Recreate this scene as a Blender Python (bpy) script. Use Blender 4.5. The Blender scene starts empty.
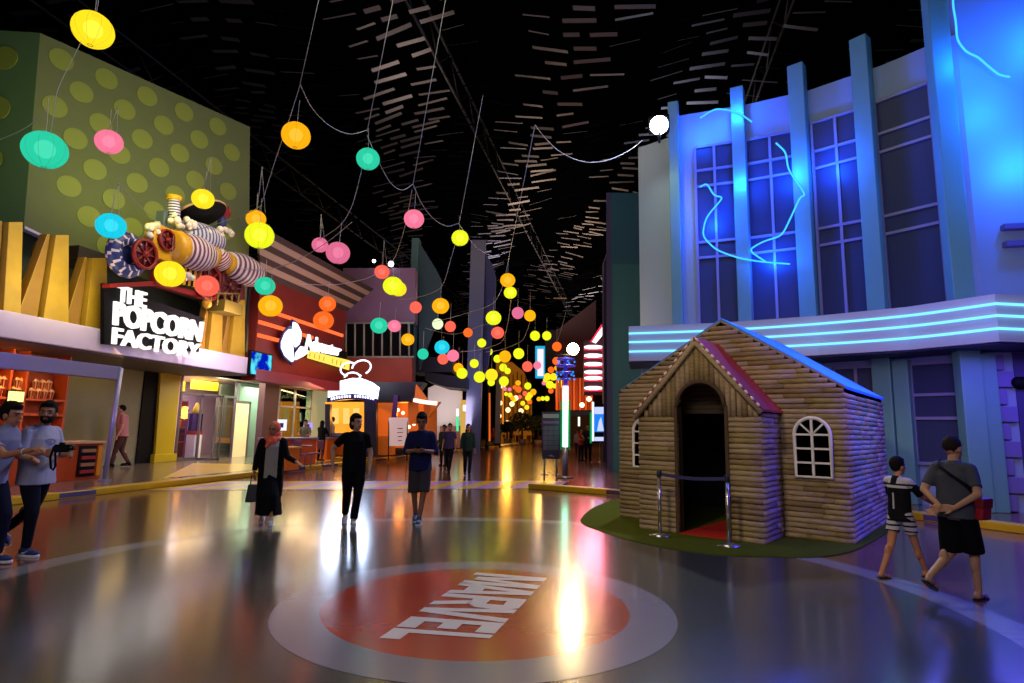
import bpy, bmesh, math, random
from mathutils import Vector, Matrix, noise
random.seed(7)
PI = math.pi
S = bpy.context.scene
COL = S.collection
V = Vector
# ---------------------------------------------------------------- camera
FOC, HC = 600.0, 1.55
PITCH, ROLL, YAW = math.radians(8.35), math.radians(1.1), math.radians(11.2)
RM = Matrix.Rotation(YAW, 3, 'Z') @ Matrix.Rotation(PI/2+PITCH, 3, 'X') @ Matrix.Rotation(ROLL, 3, 'Z')
CAM = V((0, 0, HC))
cd = bpy.data.cameras.new('camera'); cam = bpy.data.objects.new('camera', cd); COL.objects.link(cam)
cam.matrix_world = Matrix.Translation(CAM) @ RM.to_4x4()
cd.sensor_width = 36; cd.lens = FOC*36/1024; cd.clip_end = 400; cd.clip_start = .05
S.camera = cam
# the survey of the photograph: a line of sight, cut with a real plane of the place
def ray(px, py): return RM @ V(((px-512)/FOC, -(py-341.5)/FOC, -1))
def gnd(px, py, z=0.0):
    d = ray(px, py); return CAM + d*((z-HC)/d.z)
def onx(px, py, x):
    d = ray(px, py); return CAM + d*(x/d.x)
def at(px, py, d): return CAM + ray(px, py)*d
def onp(px, py, P, N):
    d = ray(px, py); return CAM + d*((V(P)-CAM).dot(V(N))/d.dot(V(N)))
# ---------------------------------------------------------------- materials
MATS = {}
def srgb(h):
    if isinstance(h, str):
        h = h.lstrip('#'); c = [int(h[i:i+2], 16)/255 for i in (0, 2, 4)]
    else: c = h
    return tuple((x/12.92 if x <= .04045 else ((x+.055)/1.055)**2.4) for x in c)
def mat(name, col, rough=.6, metal=0.0, emit=None, es=0.0, bump=0.0, bscale=20.0, vary=0.0, spec=.5, vscale=3.0, coat=0.0):
    if name in MATS: return MATS[name]
    m = bpy.data.materials.new(name); m.use_nodes = True; nt = m.node_tree
    b = nt.nodes['Principled BSDF']; c = srgb(col)
    b.inputs['Base Color'].default_value = (*c, 1); b.inputs['Roughness'].default_value = rough
    b.inputs['Metallic'].default_value = metal; b.inputs['Specular IOR Level'].default_value = spec
    b.inputs['Coat Weight'].default_value = coat
    if emit is not None:
        b.inputs['Emission Color'].default_value = (*srgb(emit), 1); b.inputs['Emission Strength'].default_value = es
    if vary or bump:
        tc = nt.nodes.new('ShaderNodeTexCoord')
        n = nt.nodes.new('ShaderNodeTexNoise'); n.inputs['Scale'].default_value = vscale if vary else bscale
        n.inputs['Detail'].default_value = 4; nt.links.new(tc.outputs['Object'], n.inputs['Vector'])
    if vary:
        r = nt.nodes.new('ShaderNodeMixRGB'); r.inputs[1].default_value = (*[x*(1-vary) for x in c], 1)
        r.inputs[2].default_value = (*[min(1, x*(1+vary)) for x in c], 1)
        nt.links.new(n.outputs['Fac'], r.inputs[0]); nt.links.new(r.outputs[0], b.inputs['Base Color'])
    if bump:
        n2 = nt.nodes.new('ShaderNodeTexNoise'); n2.inputs['Scale'].default_value = bscale
        n2.inputs['Detail'].default_value = 3; nt.links.new(tc.outputs['Object'], n2.inputs['Vector'])
        bp = nt.nodes.new('ShaderNodeBump'); bp.inputs['Strength'].default_value = bump; bp.inputs['Distance'].default_value = .02
        nt.links.new(n2.outputs['Fac'], bp.inputs['Height']); nt.links.new(bp.outputs[0], b.inputs['Normal'])
    MATS[name] = m; return m
def glow(name, col, s=1.0):
    if name in MATS: return MATS[name]
    m = bpy.data.materials.new(name); m.use_nodes = True; nt = m.node_tree; nt.nodes.clear()
    e = nt.nodes.new('ShaderNodeEmission'); e.inputs[0].default_value = (*srgb(col), 1); e.inputs[1].default_value = s
    o = nt.nodes.new('ShaderNodeOutputMaterial'); nt.links.new(e.outputs[0], o.inputs[0])
    MATS[name] = m; return m
def glass(name, col='#ffffff', alpha=.15, rough=.03):
    if name in MATS: return MATS[name]
    m = bpy.data.materials.new(name); m.use_nodes = True; nt = m.node_tree; nt.nodes.clear()
    t = nt.nodes.new('ShaderNodeBsdfTransparent'); g = nt.nodes.new('ShaderNodeBsdfGlossy')
    g.inputs['Roughness'].default_value = rough; g.inputs['Color'].default_value = (*srgb(col), 1)
    t.inputs[0].default_value = (*srgb(col), 1)
    mx = nt.nodes.new('ShaderNodeMixShader'); mx.inputs[0].default_value = alpha
    o = nt.nodes.new('ShaderNodeOutputMaterial')
    nt.links.new(t.outputs[0], mx.inputs[1]); nt.links.new(g.outputs[0], mx.inputs[2]); nt.links.new(mx.outputs[0], o.inputs[0])
    MATS[name] = m; return m
# ---------------------------------------------------------------- mesh builder
class MB:
    def __init__(s): s.v = []; s.f = []; s.m = []; s.s = []
    def add(s, vs, fs, mi=0, sm=False):
        b = len(s.v); s.v += [tuple(v) for v in vs]
        for f in fs: s.f.append([b+i for i in f]); s.m.append(mi); s.s.append(sm)
        return s
    def hexa(s, a, b, mi=0):       # two quads joined
        return s.add(list(a)+list(b), [(3, 2, 1, 0), (4, 5, 6, 7), (0, 1, 5, 4), (1, 2, 6, 5), (2, 3, 7, 6), (3, 0, 4, 7)], mi)
    def box(s, lo, hi, mi=0, M=None):
        x0, y0, z0 = lo; x1, y1, z1 = hi
        p = [V(q) for q in ((x0, y0, z0), (x1, y0, z0), (x1, y1, z0), (x0, y1, z0), (x0, y0, z1), (x1, y0, z1), (x1, y1, z1), (x0, y1, z1))]
        if M is not None: p = [M @ q for q in p]
        return s.add(p, [(3, 2, 1, 0), (4, 5, 6, 7), (0, 1, 5, 4), (1, 2, 6, 5), (2, 3, 7, 6), (3, 0, 4, 7)], mi)
    def prism(s, poly, off, mi=0, sm=False):      # polygon extruded by a vector
        n = len(poly); off = V(off); a = [V(p) for p in poly]; b = [p+off for p in a]
        s.add(a+b, [tuple(range(n))[::-1], tuple(range(n, 2*n))], mi)
        b0 = len(s.v)-2*n
        for i in range(n):
            j = (i+1) % n; s.f.append([b0+i, b0+j, b0+n+j, b0+n+i]); s.m.append(mi); s.s.append(sm)
        return s
    def tube(s, pts, r, n=8, mi=0, closed=False, cap=True):
        pts = [V(p) for p in pts]; k = len(pts); rs = r if isinstance(r, (list, tuple)) else [r]*k
        rings = []; up = None
        for i, p in enumerate(pts):
            if closed: t = (pts[(i+1) % k]-pts[i-1])
            else: t = pts[min(i+1, k-1)]-pts[max(i-1, 0)]
            t = t.normalized() if t.length > 1e-9 else V((0, 0, 1))
            if up is None: up = V((0, 0, 1)) if abs(t.z) < .95 else V((1, 0, 0))
            a = t.cross(up)
            if a.length < 1e-4: a = t.cross(V((0, 1, 0)))
            a.normalize(); b = a.cross(t).normalized(); up = b
            rings.append([p+(a*math.cos(2*PI*j/n)+b*math.sin(2*PI*j/n))*rs[i] for j in range(n)])
        vs = [q for rg in rings for q in rg]; fs = []
        for i in range(k if closed else k-1):
            for j in range(n):
                i2 = (i+1) % k; fs.append((i*n+j, i2*n+j, i2*n+(j+1) % n, i*n+(j+1) % n))
        s.add(vs, fs, mi, True)
        if cap and not closed:
            b0 = len(s.v)-len(vs)
            s.f.append([b0+j for j in range(n)][::-1]); s.f.append([b0+(k-1)*n+j for j in range(n)]); s.m += [mi, mi]; s.s += [False, False]
        return s
    def lathe(s, prof, n=24, mi=0, M=None, mif=None, sm=True):    # prof (r,z) around z
        M = M or Matrix(); vs = []; k = len(prof)
        for (r, z) in prof:
            for j in range(n): vs.append(M @ V((r*math.cos(2*PI*j/n), r*math.sin(2*PI*j/n), z)))
        b = len(s.v); s.v += [tuple(v) for v in vs]
        for i in range(k-1):
            for j in range(n):
                s.f.append([b+i*n+j, b+i*n+(j+1) % n, b+(i+1)*n+(j+1) % n, b+(i+1)*n+j])
                s.m.append(mif(i, j) if mif else mi); s.s.append(sm)
        for i, rv in ((0, True), (k-1, False)):
            if prof[i][0] > 1e-4:
                f = [b+i*n+j for j in range(n)]; s.f.append(f[::-1] if rv else f); s.m.append(mif(max(0, min(i, k-2)), 0) if mif else mi); s.s.append(False)
        return s
    def ball(s, c, r, n=16, mi=0, sc=(1, 1, 1), rot=None):
        c = V(c); M = Matrix.Translation(c) @ (rot.to_4x4() if rot else Matrix()) @ Matrix.Diagonal((r*sc[0], r*sc[1], r*sc[2], 1))
        k = max(6, n//2); prof = [(max(math.sin(PI*i/k), 1e-5), -math.cos(PI*i/k)) for i in range(k+1)]
        return s.lathe(prof, n, mi, M)
    def build(s, name, mats, parent=None, bevel=0, loc=None):
        me = bpy.data.meshes.new(name); me.from_pydata(s.v, [], s.f)
        for m in (mats if isinstance(mats, (list, tuple)) else [mats]): me.materials.append(m)
        me.polygons.foreach_set('material_index', s.m); me.polygons.foreach_set('use_smooth', s.s)
        me.update()
        bm = bmesh.new(); bm.from_mesh(me); bmesh.ops.remove_doubles(bm, verts=bm.verts, dist=1e-5)
        bmesh.ops.recalc_face_normals(bm, faces=bm.faces)
        if bevel:
            es = [e for e in bm.edges if len(e.link_faces) == 2 and e.calc_face_angle(0) > .6]
            bmesh.ops.bevel(bm, geom=es, offset=bevel, segments=2, profile=.6, affect='EDGES', clamp_overlap=True)
        bm.to_mesh(me); bm.free()
        return link(name, me, parent)
WORLD = {}
TS_ = bpy.data.scenes.new('workbench')
def evaluated(ob):      # evaluate one object's modifiers in a scratch scene
    TS_.collection.objects.link(ob)
    with bpy.context.temp_override(scene=TS_, view_layer=TS_.view_layers[0]):
        dg = bpy.context.evaluated_depsgraph_get(); me = bpy.data.meshes.new_from_object(ob.evaluated_get(dg))
    TS_.collection.objects.unlink(ob); return me
def link(name, me, parent=None):
    o = bpy.data.objects.new(name, me); COL.objects.link(o)
    if parent is not None:
        o.parent = parent
        pw = WORLD.get(parent.name)
        if pw is not None: o.matrix_parent_inverse = pw.inverted()
    return o
def tag(o, label, cat, group=None, kind=None):
    if label: o['label'] = label
    if cat: o['category'] = cat
    if group: o['group'] = group
    if kind: o['kind'] = kind
    return o
def struct(o): o['kind'] = 'structure'; return o
def thing(name, label, cat, loc=(0, 0, 0), group=None):     # an Empty at the base, children are given in world space
    o = bpy.data.objects.new(name, None); COL.objects.link(o); o.location = loc; o.empty_display_size = .1
    WORLD[o.name] = Matrix.Translation(V(loc)); tag(o, label, cat, group); return o
def lthing(name, label, cat, loc=(0, 0, 0), rz=0.0, sc=1.0, group=None):  # children in local space
    o = bpy.data.objects.new(name, None); COL.objects.link(o); o.location = loc; o.rotation_euler = (0, 0, rz); o.scale = (sc,)*3
    o.empty_display_size = .1; tag(o, label, cat, group); return o
def copy_tree(o, parent=None):
    c = o.copy(); COL.objects.link(c)
    if parent is not None: c.parent = parent
    for ch in list(o.children): copy_tree(ch, c)
    return c
def qmap(TL, TR, BR, BL):
    TL, TR, BR, BL = map(V, (TL, TR, BR, BL))
    return lambda u, v: (TL*(1-u)+TR*u)*v + (BL*(1-u)+BR*u)*(1-v)
def text_mesh(body, bold=.03, ext=0.0, spacing=1.0):
    cu = bpy.data.curves.new('t', 'FONT'); cu.body = body; cu.size = 1; cu.offset = bold; cu.resolution_u = 3; cu.space_character = spacing
    cu.extrude = .5
    ob = bpy.data.objects.new('t', cu); me = evaluated(ob)
    bpy.data.objects.remove(ob); bpy.data.curves.remove(cu)
    return me
def text_quad(name, body, quad, thick, m, parent=None, bold=.03, spacing=1.0, shear=0):
    """lettering fitted to a real quad TL,TR,BR,BL; thick = outward vector"""
    me = text_mesh(body, bold, spacing=spacing)
    xs = [v.co.x for v in me.vertices]; ys = [v.co.y for v in me.vertices]
    x0, x1, y0, y1 = min(xs), max(xs), min(ys), max(ys); q = qmap(*quad); th = V(thick)
    for v in me.vertices:
        w = v.co.z+.5
        v.co = q((v.co.x-x0)/(x1-x0), (v.co.y-y0)/(y1-y0)) + th*w
    me.materials.clear(); me.materials.append(m); me.name = name
    for p in me.polygons: p.material_index = 0
    bm = bmesh.new(); bm.from_mesh(me); bmesh.ops.recalc_face_normals(bm, faces=bm.faces); bm.to_mesh(me); bm.free()
    return link(name, me, parent)
def light(name, typ, loc, energy, col=(1, 1, 1), size=.5, target=None, spot=None, blend=.5, sy=None, spread=None):
    l = bpy.data.lights.new(name, typ); l.energy = energy; l.color = srgb(col) if isinstance(col, str) else col
    if typ == 'AREA':
        l.size = size
        if sy: l.shape = 'RECTANGLE'; l.size_y = sy
        if spread: l.spread = spread
    elif typ != 'SUN': l.shadow_soft_size = size
    if spot: l.spot_size = math.radians(spot); l.spot_blend = blend
    o = bpy.data.objects.new(name, l); COL.objects.link(o); o.location = loc
    if target is not None: o.rotation_euler = (V(target)-V(loc)).to_track_quat('-Z', 'Y').to_euler()
    return o
# ================================================================ FLOOR, CEILING, SHELL
def floor_mat(name, col, rough=.22, vary=.3, col2=None, sc=.6):
    m = mat(name, col, rough=rough, spec=.9, vary=vary, vscale=sc, bump=.05, bscale=14, coat=.5)
    b = m.node_tree.nodes['Principled BSDF']; b.inputs['Coat Roughness'].default_value = rough*.55
    return m
F_BROWN = floor_mat('polished_brown_concrete', '#6a4028', .2)
F_GREY = floor_mat('polished_grey_concrete', '#3e4138', .22)
F_LINE = floor_mat('pale_grey_floor_paint', '#7e7e80', .24, .12)
F_RING = floor_mat('lavender_grey_floor_paint', '#78767c', .24, .1)
F_RED = floor_mat('red_floor_paint', '#b02a10', .22, .12)
F_WHITE = floor_mat('white_floor_paint', '#d8d2c8', .3, .06)
YEL = mat('yellow_paint', '#c8a010', .35, vary=.12)
PUR = mat('dark_purple_paint', '#4a3f6e', .35, vary=.1)
F_YEL = floor_mat('yellow_floor_paint', '#e8b800', .3, .2)
F_PUR = floor_mat('lilac_floor_paint', '#a888e8', .3, .2)
struct(MB().add([(-70, -6, 0), (40, -6, 0), (40, 170, 0), (-70, 170, 0)], [(0, 1, 2, 3)]).build('floor', F_BROWN))
def disc(name, c, r0, r1, z, m, n=128, mi=0):
    b = MB(); vs = []; fs = []
    for i in range(n):
        a = 2*PI*i/n
        if r0 > 0: vs.append((c[0]+r0*math.cos(a), c[1]+r0*math.sin(a), z))
        vs.append((c[0]+r1*math.cos(a), c[1]+r1*math.sin(a), z))
    if r0 > 0: fs = [(2*i, 2*i+1, (2*i+3) % (2*n), (2*i+2) % (2*n)) for i in range(n)]
    else: fs = [tuple(range(n))]
    return b.add(vs, fs)
RC = (-1.6, 5.85)
struct(disc('x', RC, 0, 4.5, .002, None).build('floor', F_GREY))
struct(disc('x', RC, 4.5, 4.85, .002, None).build('floor_marking', F_LINE))
LC = (-1.36, 5.48)
emb = thing('floor_emblem', 'red disc with big white block letters inside a grey ring painted on the floor', 'floor logo', (LC[0], LC[1], 0))
disc('x', LC, 1.34, 1.73, .004, None).build('border_ring', F_RING, emb)
disc('x', LC, 0, 1.34, .004, None).build('red_disc', F_RED, emb)
# the five heavy condensed letters, as polygons in a 1 x 1 cell each (x along the word, y up)
LET = {
 'M': [[(0, 0), (.24, 0), (.24, .62), (.36, .1), (.62, .1), (.74, .62), (.74, 0), (1, 0), (1, 1), (.68, 1), (.5, .38), (.32, 1), (0, 1)]],
 'A': [[(0, 0), (.26, 0), (.33, .22), (.67, .22), (.74, 0), (1, 0), (.68, 1), (.32, 1), (.42, .44), (.5, .72), (.58, .44), (.42, .44), (.32, 1)]],
 'R': [[(0, 0), (.28, 0), (.28, .38), (.42, .38), (.7, 0), (1, 0), (.74, .42), (.95, .6), (.95, .85), (.8, 1), (0, 1)]],
 'V': [[(0, 1), (.35, 0), (.65, 0), (1, 1), (.7, 1), (.5, .3), (.3, 1)]],
 'E': [[(0, 0), (1, 0), (1, .2), (.36, .2), (.36, .4), (.88, .4), (.88, .6), (.36, .6), (.36, .8), (1, .8), (1, 1), (0, 1)]],
 'L': [[(0, 0), (1, 0), (1, .2), (.36, .2), (.36, 1), (0, 1)]]}
LET['A'] = [[(0, 0), (.27, 0), (.5, .72), (.68, 1), (.32, 1)], [(.73, 0), (1, 0), (.68, 1), (.5, .72)], [(.3, .16), (.7, .16), (.62, .38), (.38, .38)]]
LET['R'] = [[(0, 0), (.3, 0), (.3, 1), (0, 1)], [(.3, .8), (.62, .8), (.9, .93), (.78, 1), (.3, 1)], [(.62, .8), (.62, .6), (.93, .52), (1, .75), (.9, .93)],
            [(.3, .4), (.7, .4), (.93, .52), (.62, .6), (.3, .6)], [(.42, .4), (.7, 0), (1, 0), (.72, .42)]]
# reading direction runs down the disc; letter tops point to the house side
q = [gnd(547.4, 578.7), gnd(483.8, 646.1), gnd(379.2, 638.8), gnd(476.5, 572.9)]     # TL, TR, BR, BL of the word
wm = qmap(*q); xs = [0, .235, .40, .57, .73, .865, 1.0]; b = MB()
word = [('M', 0, .225), ('A', .21, .40), ('R', .405, .585), ('V', .565, .745), ('E', .75, .875), ('L', .89, 1.0)]
for ch, a0, a1 in word:
    for poly in LET[ch]:
        pts = [wm(a0+(a1-a0)*x, y) for x, y in poly]
        for p in pts: p.z = .007
        b.add(pts, [tuple(range(len(pts)))])
b.build('lettering', F_WHITE, emb)
# crossing stripes over the street
cA, cB = V((-11.1, 12.4, .003)), V((-2.0, 16.6, .003)); cd_ = (cB-cA); wdir = V((-.30, .95, 0))*2.3
b = MB(); n = 22
for i in range(n):
    u0, u1 = i/n, (i+1)/n
    p0 = cA+cd_*u0; p1 = cA+cd_*u1; sk = cd_.normalized()*.9
    b.add([p0, p1, p1+wdir+sk, p0+wdir+sk], [(0, 1, 2, 3)], i % 2)
struct(b.build('floor_marking', [F_YEL, F_PUR]))
b = MB(); e = wdir.normalized()*.28
b.add([cA-e, cB-e, cB-e*.2, cA-e*.2], [(0, 1, 2, 3)]); struct(b.build('floor_marking', F_LINE))
# left platform with its yellow and purple kerb
F_PLAT = floor_mat('platform_grey_floor', '#6b5f52', .25, .2)
struct(MB().box((-70, -6, .001), (-11.45, 170, .12)).build('floor_platform', F_PLAT))
b = MB(); seg = [(-6, 10.3, 0), (10.3, 11.15, 1), (11.15, 18.4, 0)]+[(18.4+k*1.2, 19.6+k*1.2, (k+1) % 2) for k in range(80)]
for ya, yb, mi in seg: b.box((-11.45, ya, .001), (-11.15, yb, .14), mi)
struct(b.build('trim_1', [YEL, PUR], bevel=.02))
b = MB()
for poly in ([(-12, 14), (-11.6, 20.5), (-15.6, 19.6)], [(-12.2, 21.5), (-14.8, 26), (-12.0, 27)]):
    b.add([(x, y, .124) for x, y in poly], [(0, 1, 2)])
struct(b.build('floor_marking', F_YEL))
# centre island kerb and the kerb by the blue building
def kerb(name, P, Q, segs, w=.3, h=.14):
    P, Q = V(P), V(Q); d = Q-P; nrm = V((-d.y, d.x, 0)).normalized()*w; b = MB(); up = V((0, 0, h))
    for i, (u0, u1, mi) in enumerate(segs):
        a, c = P+d*u0, P+d*u1; a.z = c.z = .001
        b.hexa([a, c, c+nrm, a+nrm], [a+up, c+up, c+nrm+up, a+nrm+up], mi)
    return struct(b.build(name, [YEL, PUR], bevel=.02))
K0, K1 = gnd(528, 489), gnd(632, 497)
kerb('trim_2', K0, K1, [(0, .77, 0), (.77, 1, 1)])
KR0, KR1 = gnd(886, 516), gnd(1110, 546)
kerb('trim_3', KR0, KR1, [(0, .08, 1), (.08, .21, 0), (.21, .36, 1), (.36, 1, 0)])
# ---- ceiling: dark louvre blades hung in rows under a black deck
DECK = mat('ceiling_black', '#020203', 1.0, spec=0)
struct(MB().box((-75, -8, 19.5), (45, 172, 19.8)).build('ceiling', DECK))
LOUV = mat('ceiling_louvre_metal', '#46464e', .5, metal=.85)
b = MB(); rnd = random.Random(3)
y = 2.0
while y < 125:
    step = .8 if y < 60 else 1.7
    x = -46+rnd.random()*2
    while x < 26:
        L = rnd.uniform(.6, 1.5)
        z = 16.2+.45*math.sin(x*.55+y*.25)+.25*math.sin(x*.2-y*.5)+rnd.uniform(-.08, .08)
        t = .35+.55*math.sin(x*.9+y*.33+rnd.uniform(-.5, .5)); w = .1; sl = rnd.uniform(-.12, .12)+.22*math.cos(x*.55+y*.25)
        dy, dz = w*math.cos(t), w*math.sin(t)
        b.add([(x, y-dy, z-dz), (x+L, y-dy, z-dz+sl*L), (x+L, y+dy, z+dz+sl*L), (x, y+dy, z+dz)], [(0, 1, 2, 3)])
        x += L+rnd.uniform(.15, .8)
    y += step
struct(b.build('ceiling_louvres', LOUV))
# trusses
b = MB()
for X in (-22, -8, 6):
    for z in (17.2, 18.6): b.tube([(X, -6, z), (X, 125, z)], .09, 6)
    for k in range(0, 40): b.tube([(X, -6+k*3.2, 17.2), (X, -4.4+k*3.2, 18.6)], .05, 4); b.tube([(X, -4.4+k*3.2, 18.6), (X, -2.8+k*3.2, 17.2)], .05, 4)
struct(b.build('ceiling_truss', mat('truss_black', '#101014', .5, metal=.5)))
DARK = mat('dark_shell', '#0c0b10', .8)
struct(MB().box((-75, 125, 0), (45, 125.5, 19.5)).build('wall_back', DARK))
struct(MB().box((30, -8, 0), (30.4, 125, 19.5)).build('wall_right', DARK))
struct(MB().box((-60.4, -8, 0), (-60, 125, 19.5)).build('wall_left', DARK))
struct(MB().box((-75, -8, 0), (45, -7.6, 19.5)).build('wall_front', DARK))
# ================================================================ POPCORN SHOP (left)
FX = -14.0
OLIVE = mat('olive_wall', '#6a7240', .7, vary=.08, bump=.1, bscale=8)
OLIVE_D = mat('olive_dot', '#8a9436', .6)
OLIVE_W = mat('lower_olive_wall', '#8c8e66', .7, vary=.1)
LILAC = mat('lilac_fascia', '#dccfe4', .5, vary=.05)
GREYM = mat('grey_metal', '#74747e', .35, metal=.6)
BLACK = mat('matt_black', '#08080a', .7, spec=.15)
YWOOD = mat('yellow_wood', '#c8a428', .55, vary=.25, vscale=2.5)
WHITE = mat('white_paint', '#e6e4e6', .5)
shop = thing('popcorn_shop', 'olive green polka dot popcorn shop with lilac canopy and yellow posts', 'shop building', (FX, 15, .12))
Y0, Y1 = 2.0, 20.32
b = MB(); b.box((FX-3.2, Y0, 3.41), (FX, Y1, 4.03)); b.build('canopy', LILAC, shop, bevel=.03)
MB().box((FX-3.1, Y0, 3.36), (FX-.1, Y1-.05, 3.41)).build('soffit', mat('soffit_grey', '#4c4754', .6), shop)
# upper dotted volume
Pr = onx(250, 127, -14.6); dirf = V((math.sin(math.radians(24.3)), math.cos(math.radians(24.3)), 0)); nf = V((dirf.y, -dirf.x, 0))
def fp(px, py): return onp(px, py, Pr, nf)
TLc = fp(40, 34); ztop = Pr.z
poly = [TLc, Pr, fp(248, 352), fp(238, 352), fp(205, 300), fp(160, 285), fp(90, 257), fp(24, 225)]
poly[0].z = ztop
b = MB(); b.prism(poly, -nf*.5)
# left flank turning away
lf = V((-.965, -.262, 0))
p0, p1 = TLc.copy(), fp(24, 225); far0 = p0+lf*14; far1 = p1+lf*14; far1.z += .6
b.prism([p0, p1, far1, far0], -nf*.4+V((0, .01, 0)), 2)
# dots, slightly raised, clipped to the face by construction
def inpoly(pt, pg):
    u = [(p-TLc).dot(dirf) for p in pg]; v = [p.z for p in pg]; x = (pt-TLc).dot(dirf); y = pt.z; c = False; j = len(pg)-1
    for i in range(len(pg)):
        if (v[i] > y) != (v[j] > y) and x < (u[j]-u[i])*(y-v[i])/(v[j]-v[i])+u[i]: c = not c
        j = i
    return c
Lf = (Pr-TLc).length; r = .33; row = 0; z = ztop-.55
while z > TLc.z-12:
    s = .6 + (.62 if row % 2 else 0)
    while s < Lf-.4:
        c = TLc+dirf*s; c.z = z+.0
        if all(inpoly(c+dirf*dx*.42+V((0, 0, dz*.42)), poly) for dx, dz in ((1, 0), (-1, 0), (0, 1), (0, -1))):
            ring = [c+dirf*r*math.cos(2*PI*k/20)+V((0, 0, r*math.sin(2*PI*k/20)))+nf*.003 for k in range(20)]
            b.prism(ring, nf*.02, 1)
        s += 1.24
    z -= .78; row += 1
lz = ztop-.9; row = 0
while lz > ztop-9:
    for k in range(9):
        c = TLc+lf*(.9+k*1.3+(.65 if row % 2 else 0)); c.z = lz; n2 = V((-lf.y, lf.x, 0)); n2 = -n2 if n2.dot(CAM-c) < 0 else n2
        if lz > p1.z+.5:
            b.prism([c+lf*.38*math.cos(2*PI*j/20)+V((0, 0, .38*math.sin(2*PI*j/20)))+n2*.003 for j in range(20)], n2*.02, 1)
    lz -= .8; row += 1
b.build('upper_wall', [OLIVE, OLIVE_D, mat('olive_flank_lit', '#5c7a48', .7)], shop)  # flank olive shifted greener, the green light on it put into the colour
b = MB(); b.prism([fp(24, 226)+nf*.06, fp(90, 258)+nf*.06, fp(90, 260)+nf*.06, fp(24, 229)+nf*.06], -nf*.3); b.build('edge_strip', LILAC, shop)
# recess behind the posts
RX = -16.4
bo_ = -nf*.9
def at_z(p, z): q_ = V(p); q_.z = z; return q_
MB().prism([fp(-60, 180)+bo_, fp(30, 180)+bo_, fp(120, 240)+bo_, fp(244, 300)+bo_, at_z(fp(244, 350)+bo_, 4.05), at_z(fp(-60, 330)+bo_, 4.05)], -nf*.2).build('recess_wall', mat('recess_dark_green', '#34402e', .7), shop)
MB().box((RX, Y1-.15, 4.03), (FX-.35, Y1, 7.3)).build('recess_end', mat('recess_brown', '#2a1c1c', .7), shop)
b = MB(); a = at(88, 262, 15.0); a = onx(80, 240, FX-.9); c_ = onx(111, 268, FX-.9); b.box((FX-2.2, a.y, c_.z), (FX-.9, c_.y, a.z-.15)); b.build('machine_bracket', mat('bracket_brown', '#3a3026', .7), shop)
# yellow posts, each a tapering upright with a raking leg
def post(bl, br, tl, tr, lean):
    X = FX-.25
    P = [onx(*bl, X), onx(*br, X), onx(*tr, X), onx(*tl, X)]
    P[0].z = P[1].z = 4.02
    b = MB(); b.prism(P, V((-.45, 0, 0)))
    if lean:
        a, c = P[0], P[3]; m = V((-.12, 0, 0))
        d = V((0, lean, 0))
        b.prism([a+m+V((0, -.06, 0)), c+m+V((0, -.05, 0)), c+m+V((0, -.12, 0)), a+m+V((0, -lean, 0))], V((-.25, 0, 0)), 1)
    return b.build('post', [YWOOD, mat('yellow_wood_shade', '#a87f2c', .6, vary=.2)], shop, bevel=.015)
post((2, 322), (20, 322), (9, 222), (23, 222), .5)
post((42, 330), (68, 330), (56, 235), (69, 235), .55)
post((84, 337), (107, 337), (93, 258), (107, 258), .5)
post((208, 356), (222, 356), (214, 300), (223, 300), .35)
post((230, 358), (245, 358), (236, 300), (245, 300), .35)
# ground floor
LX = -17.0
wl = thing('shop_wall', 'lower olive wall with black pillar beside the yellow column', 'wall', (LX, 18, .12)); wl['kind'] = 'structure'
ya, yb, yc, yd = onx(30, 440, LX).y, onx(131, 440, LX).y, onx(137, 440, LX).y, onx(153, 440, LX).y
MB().box((LX-.3, ya, .12), (LX, yc, 3.4)).build('panel', OLIVE_W, wl)
MB().box((LX-.3, yc, .12), (LX+.05, yd, 3.4)).build('pillar', BLACK, wl)
b = MB(); a = onx(155, 461, LX+.15); c = onx(173, 461, LX+.15)
t0, t1 = onx(161, 372, LX+.15), onx(181, 372, LX+.15)
b.hexa([(LX+.15, a.y, .12), (LX+.15, c.y, .12), (LX-.5, c.y, .12), (LX-.5, a.y, .12)], [(LX+.15, t0.y, 3.4), (LX+.15, t1.y, 3.4), (LX-.5, t1.y, 3.4), (LX-.5, t0.y, 3.4)])
b.box((LX-.5, a.y-.12, .12), (LX+.22, c.y+.1, .42))
tag(b.build('column', mat('bright_yellow', '#c4b010', .45), bevel=.02), 'bright yellow leaning column between black pillar and glass door', 'column')
# kiosk frame with post
kx = -12.6
kp = thing('serving_kiosk', 'serving counter with lilac beam, slanting grey post and lit cup shelves', 'kiosk', (kx, 9, .12))
B0 = onx(122, 367, kx); z1 = B0.z
b = MB(); b.box((kx-.25, 2.0, z1-.33), (kx, B0.y, z1)); b.build('beam', mat('kiosk_beam_lilac', '#8580a0', .5), kp, bevel=.015)
pb = onx(104, 484, kx); pt = onx(121, 368, kx)
b = MB(); pb.z = .12; b.tube([pb, pt], .055, 10); b.box((pb.x-.1, pb.y-.1, .12), (pb.x+.1, pb.y+.1, .16)); b.build('post', mat('post_grey', '#a0a0b0', .35, metal=.4), kp)
sx = -15.6
SH = mat('shelf_orange_brown', '#a04814', .5, vary=.15); 
ys0, ys1 = 6.5, onx(66, 400, sx).y
b = MB(); b.box((sx-.5, ys0, .12), (sx-.45, ys1, 3.4)); 
for z in (1.2, 1.7, 2.1, 2.95): b.box((sx-.45, ys0, z-.03), (sx, ys1, z+.03))
for yy in (ys0, 8.2, 9.9, 11.5, onx(11, 380, sx).y, onx(27, 380, sx).y, ys1): b.box((sx-.45, yy-.03, .12), (sx, yy+.03, 3.4))
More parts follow.
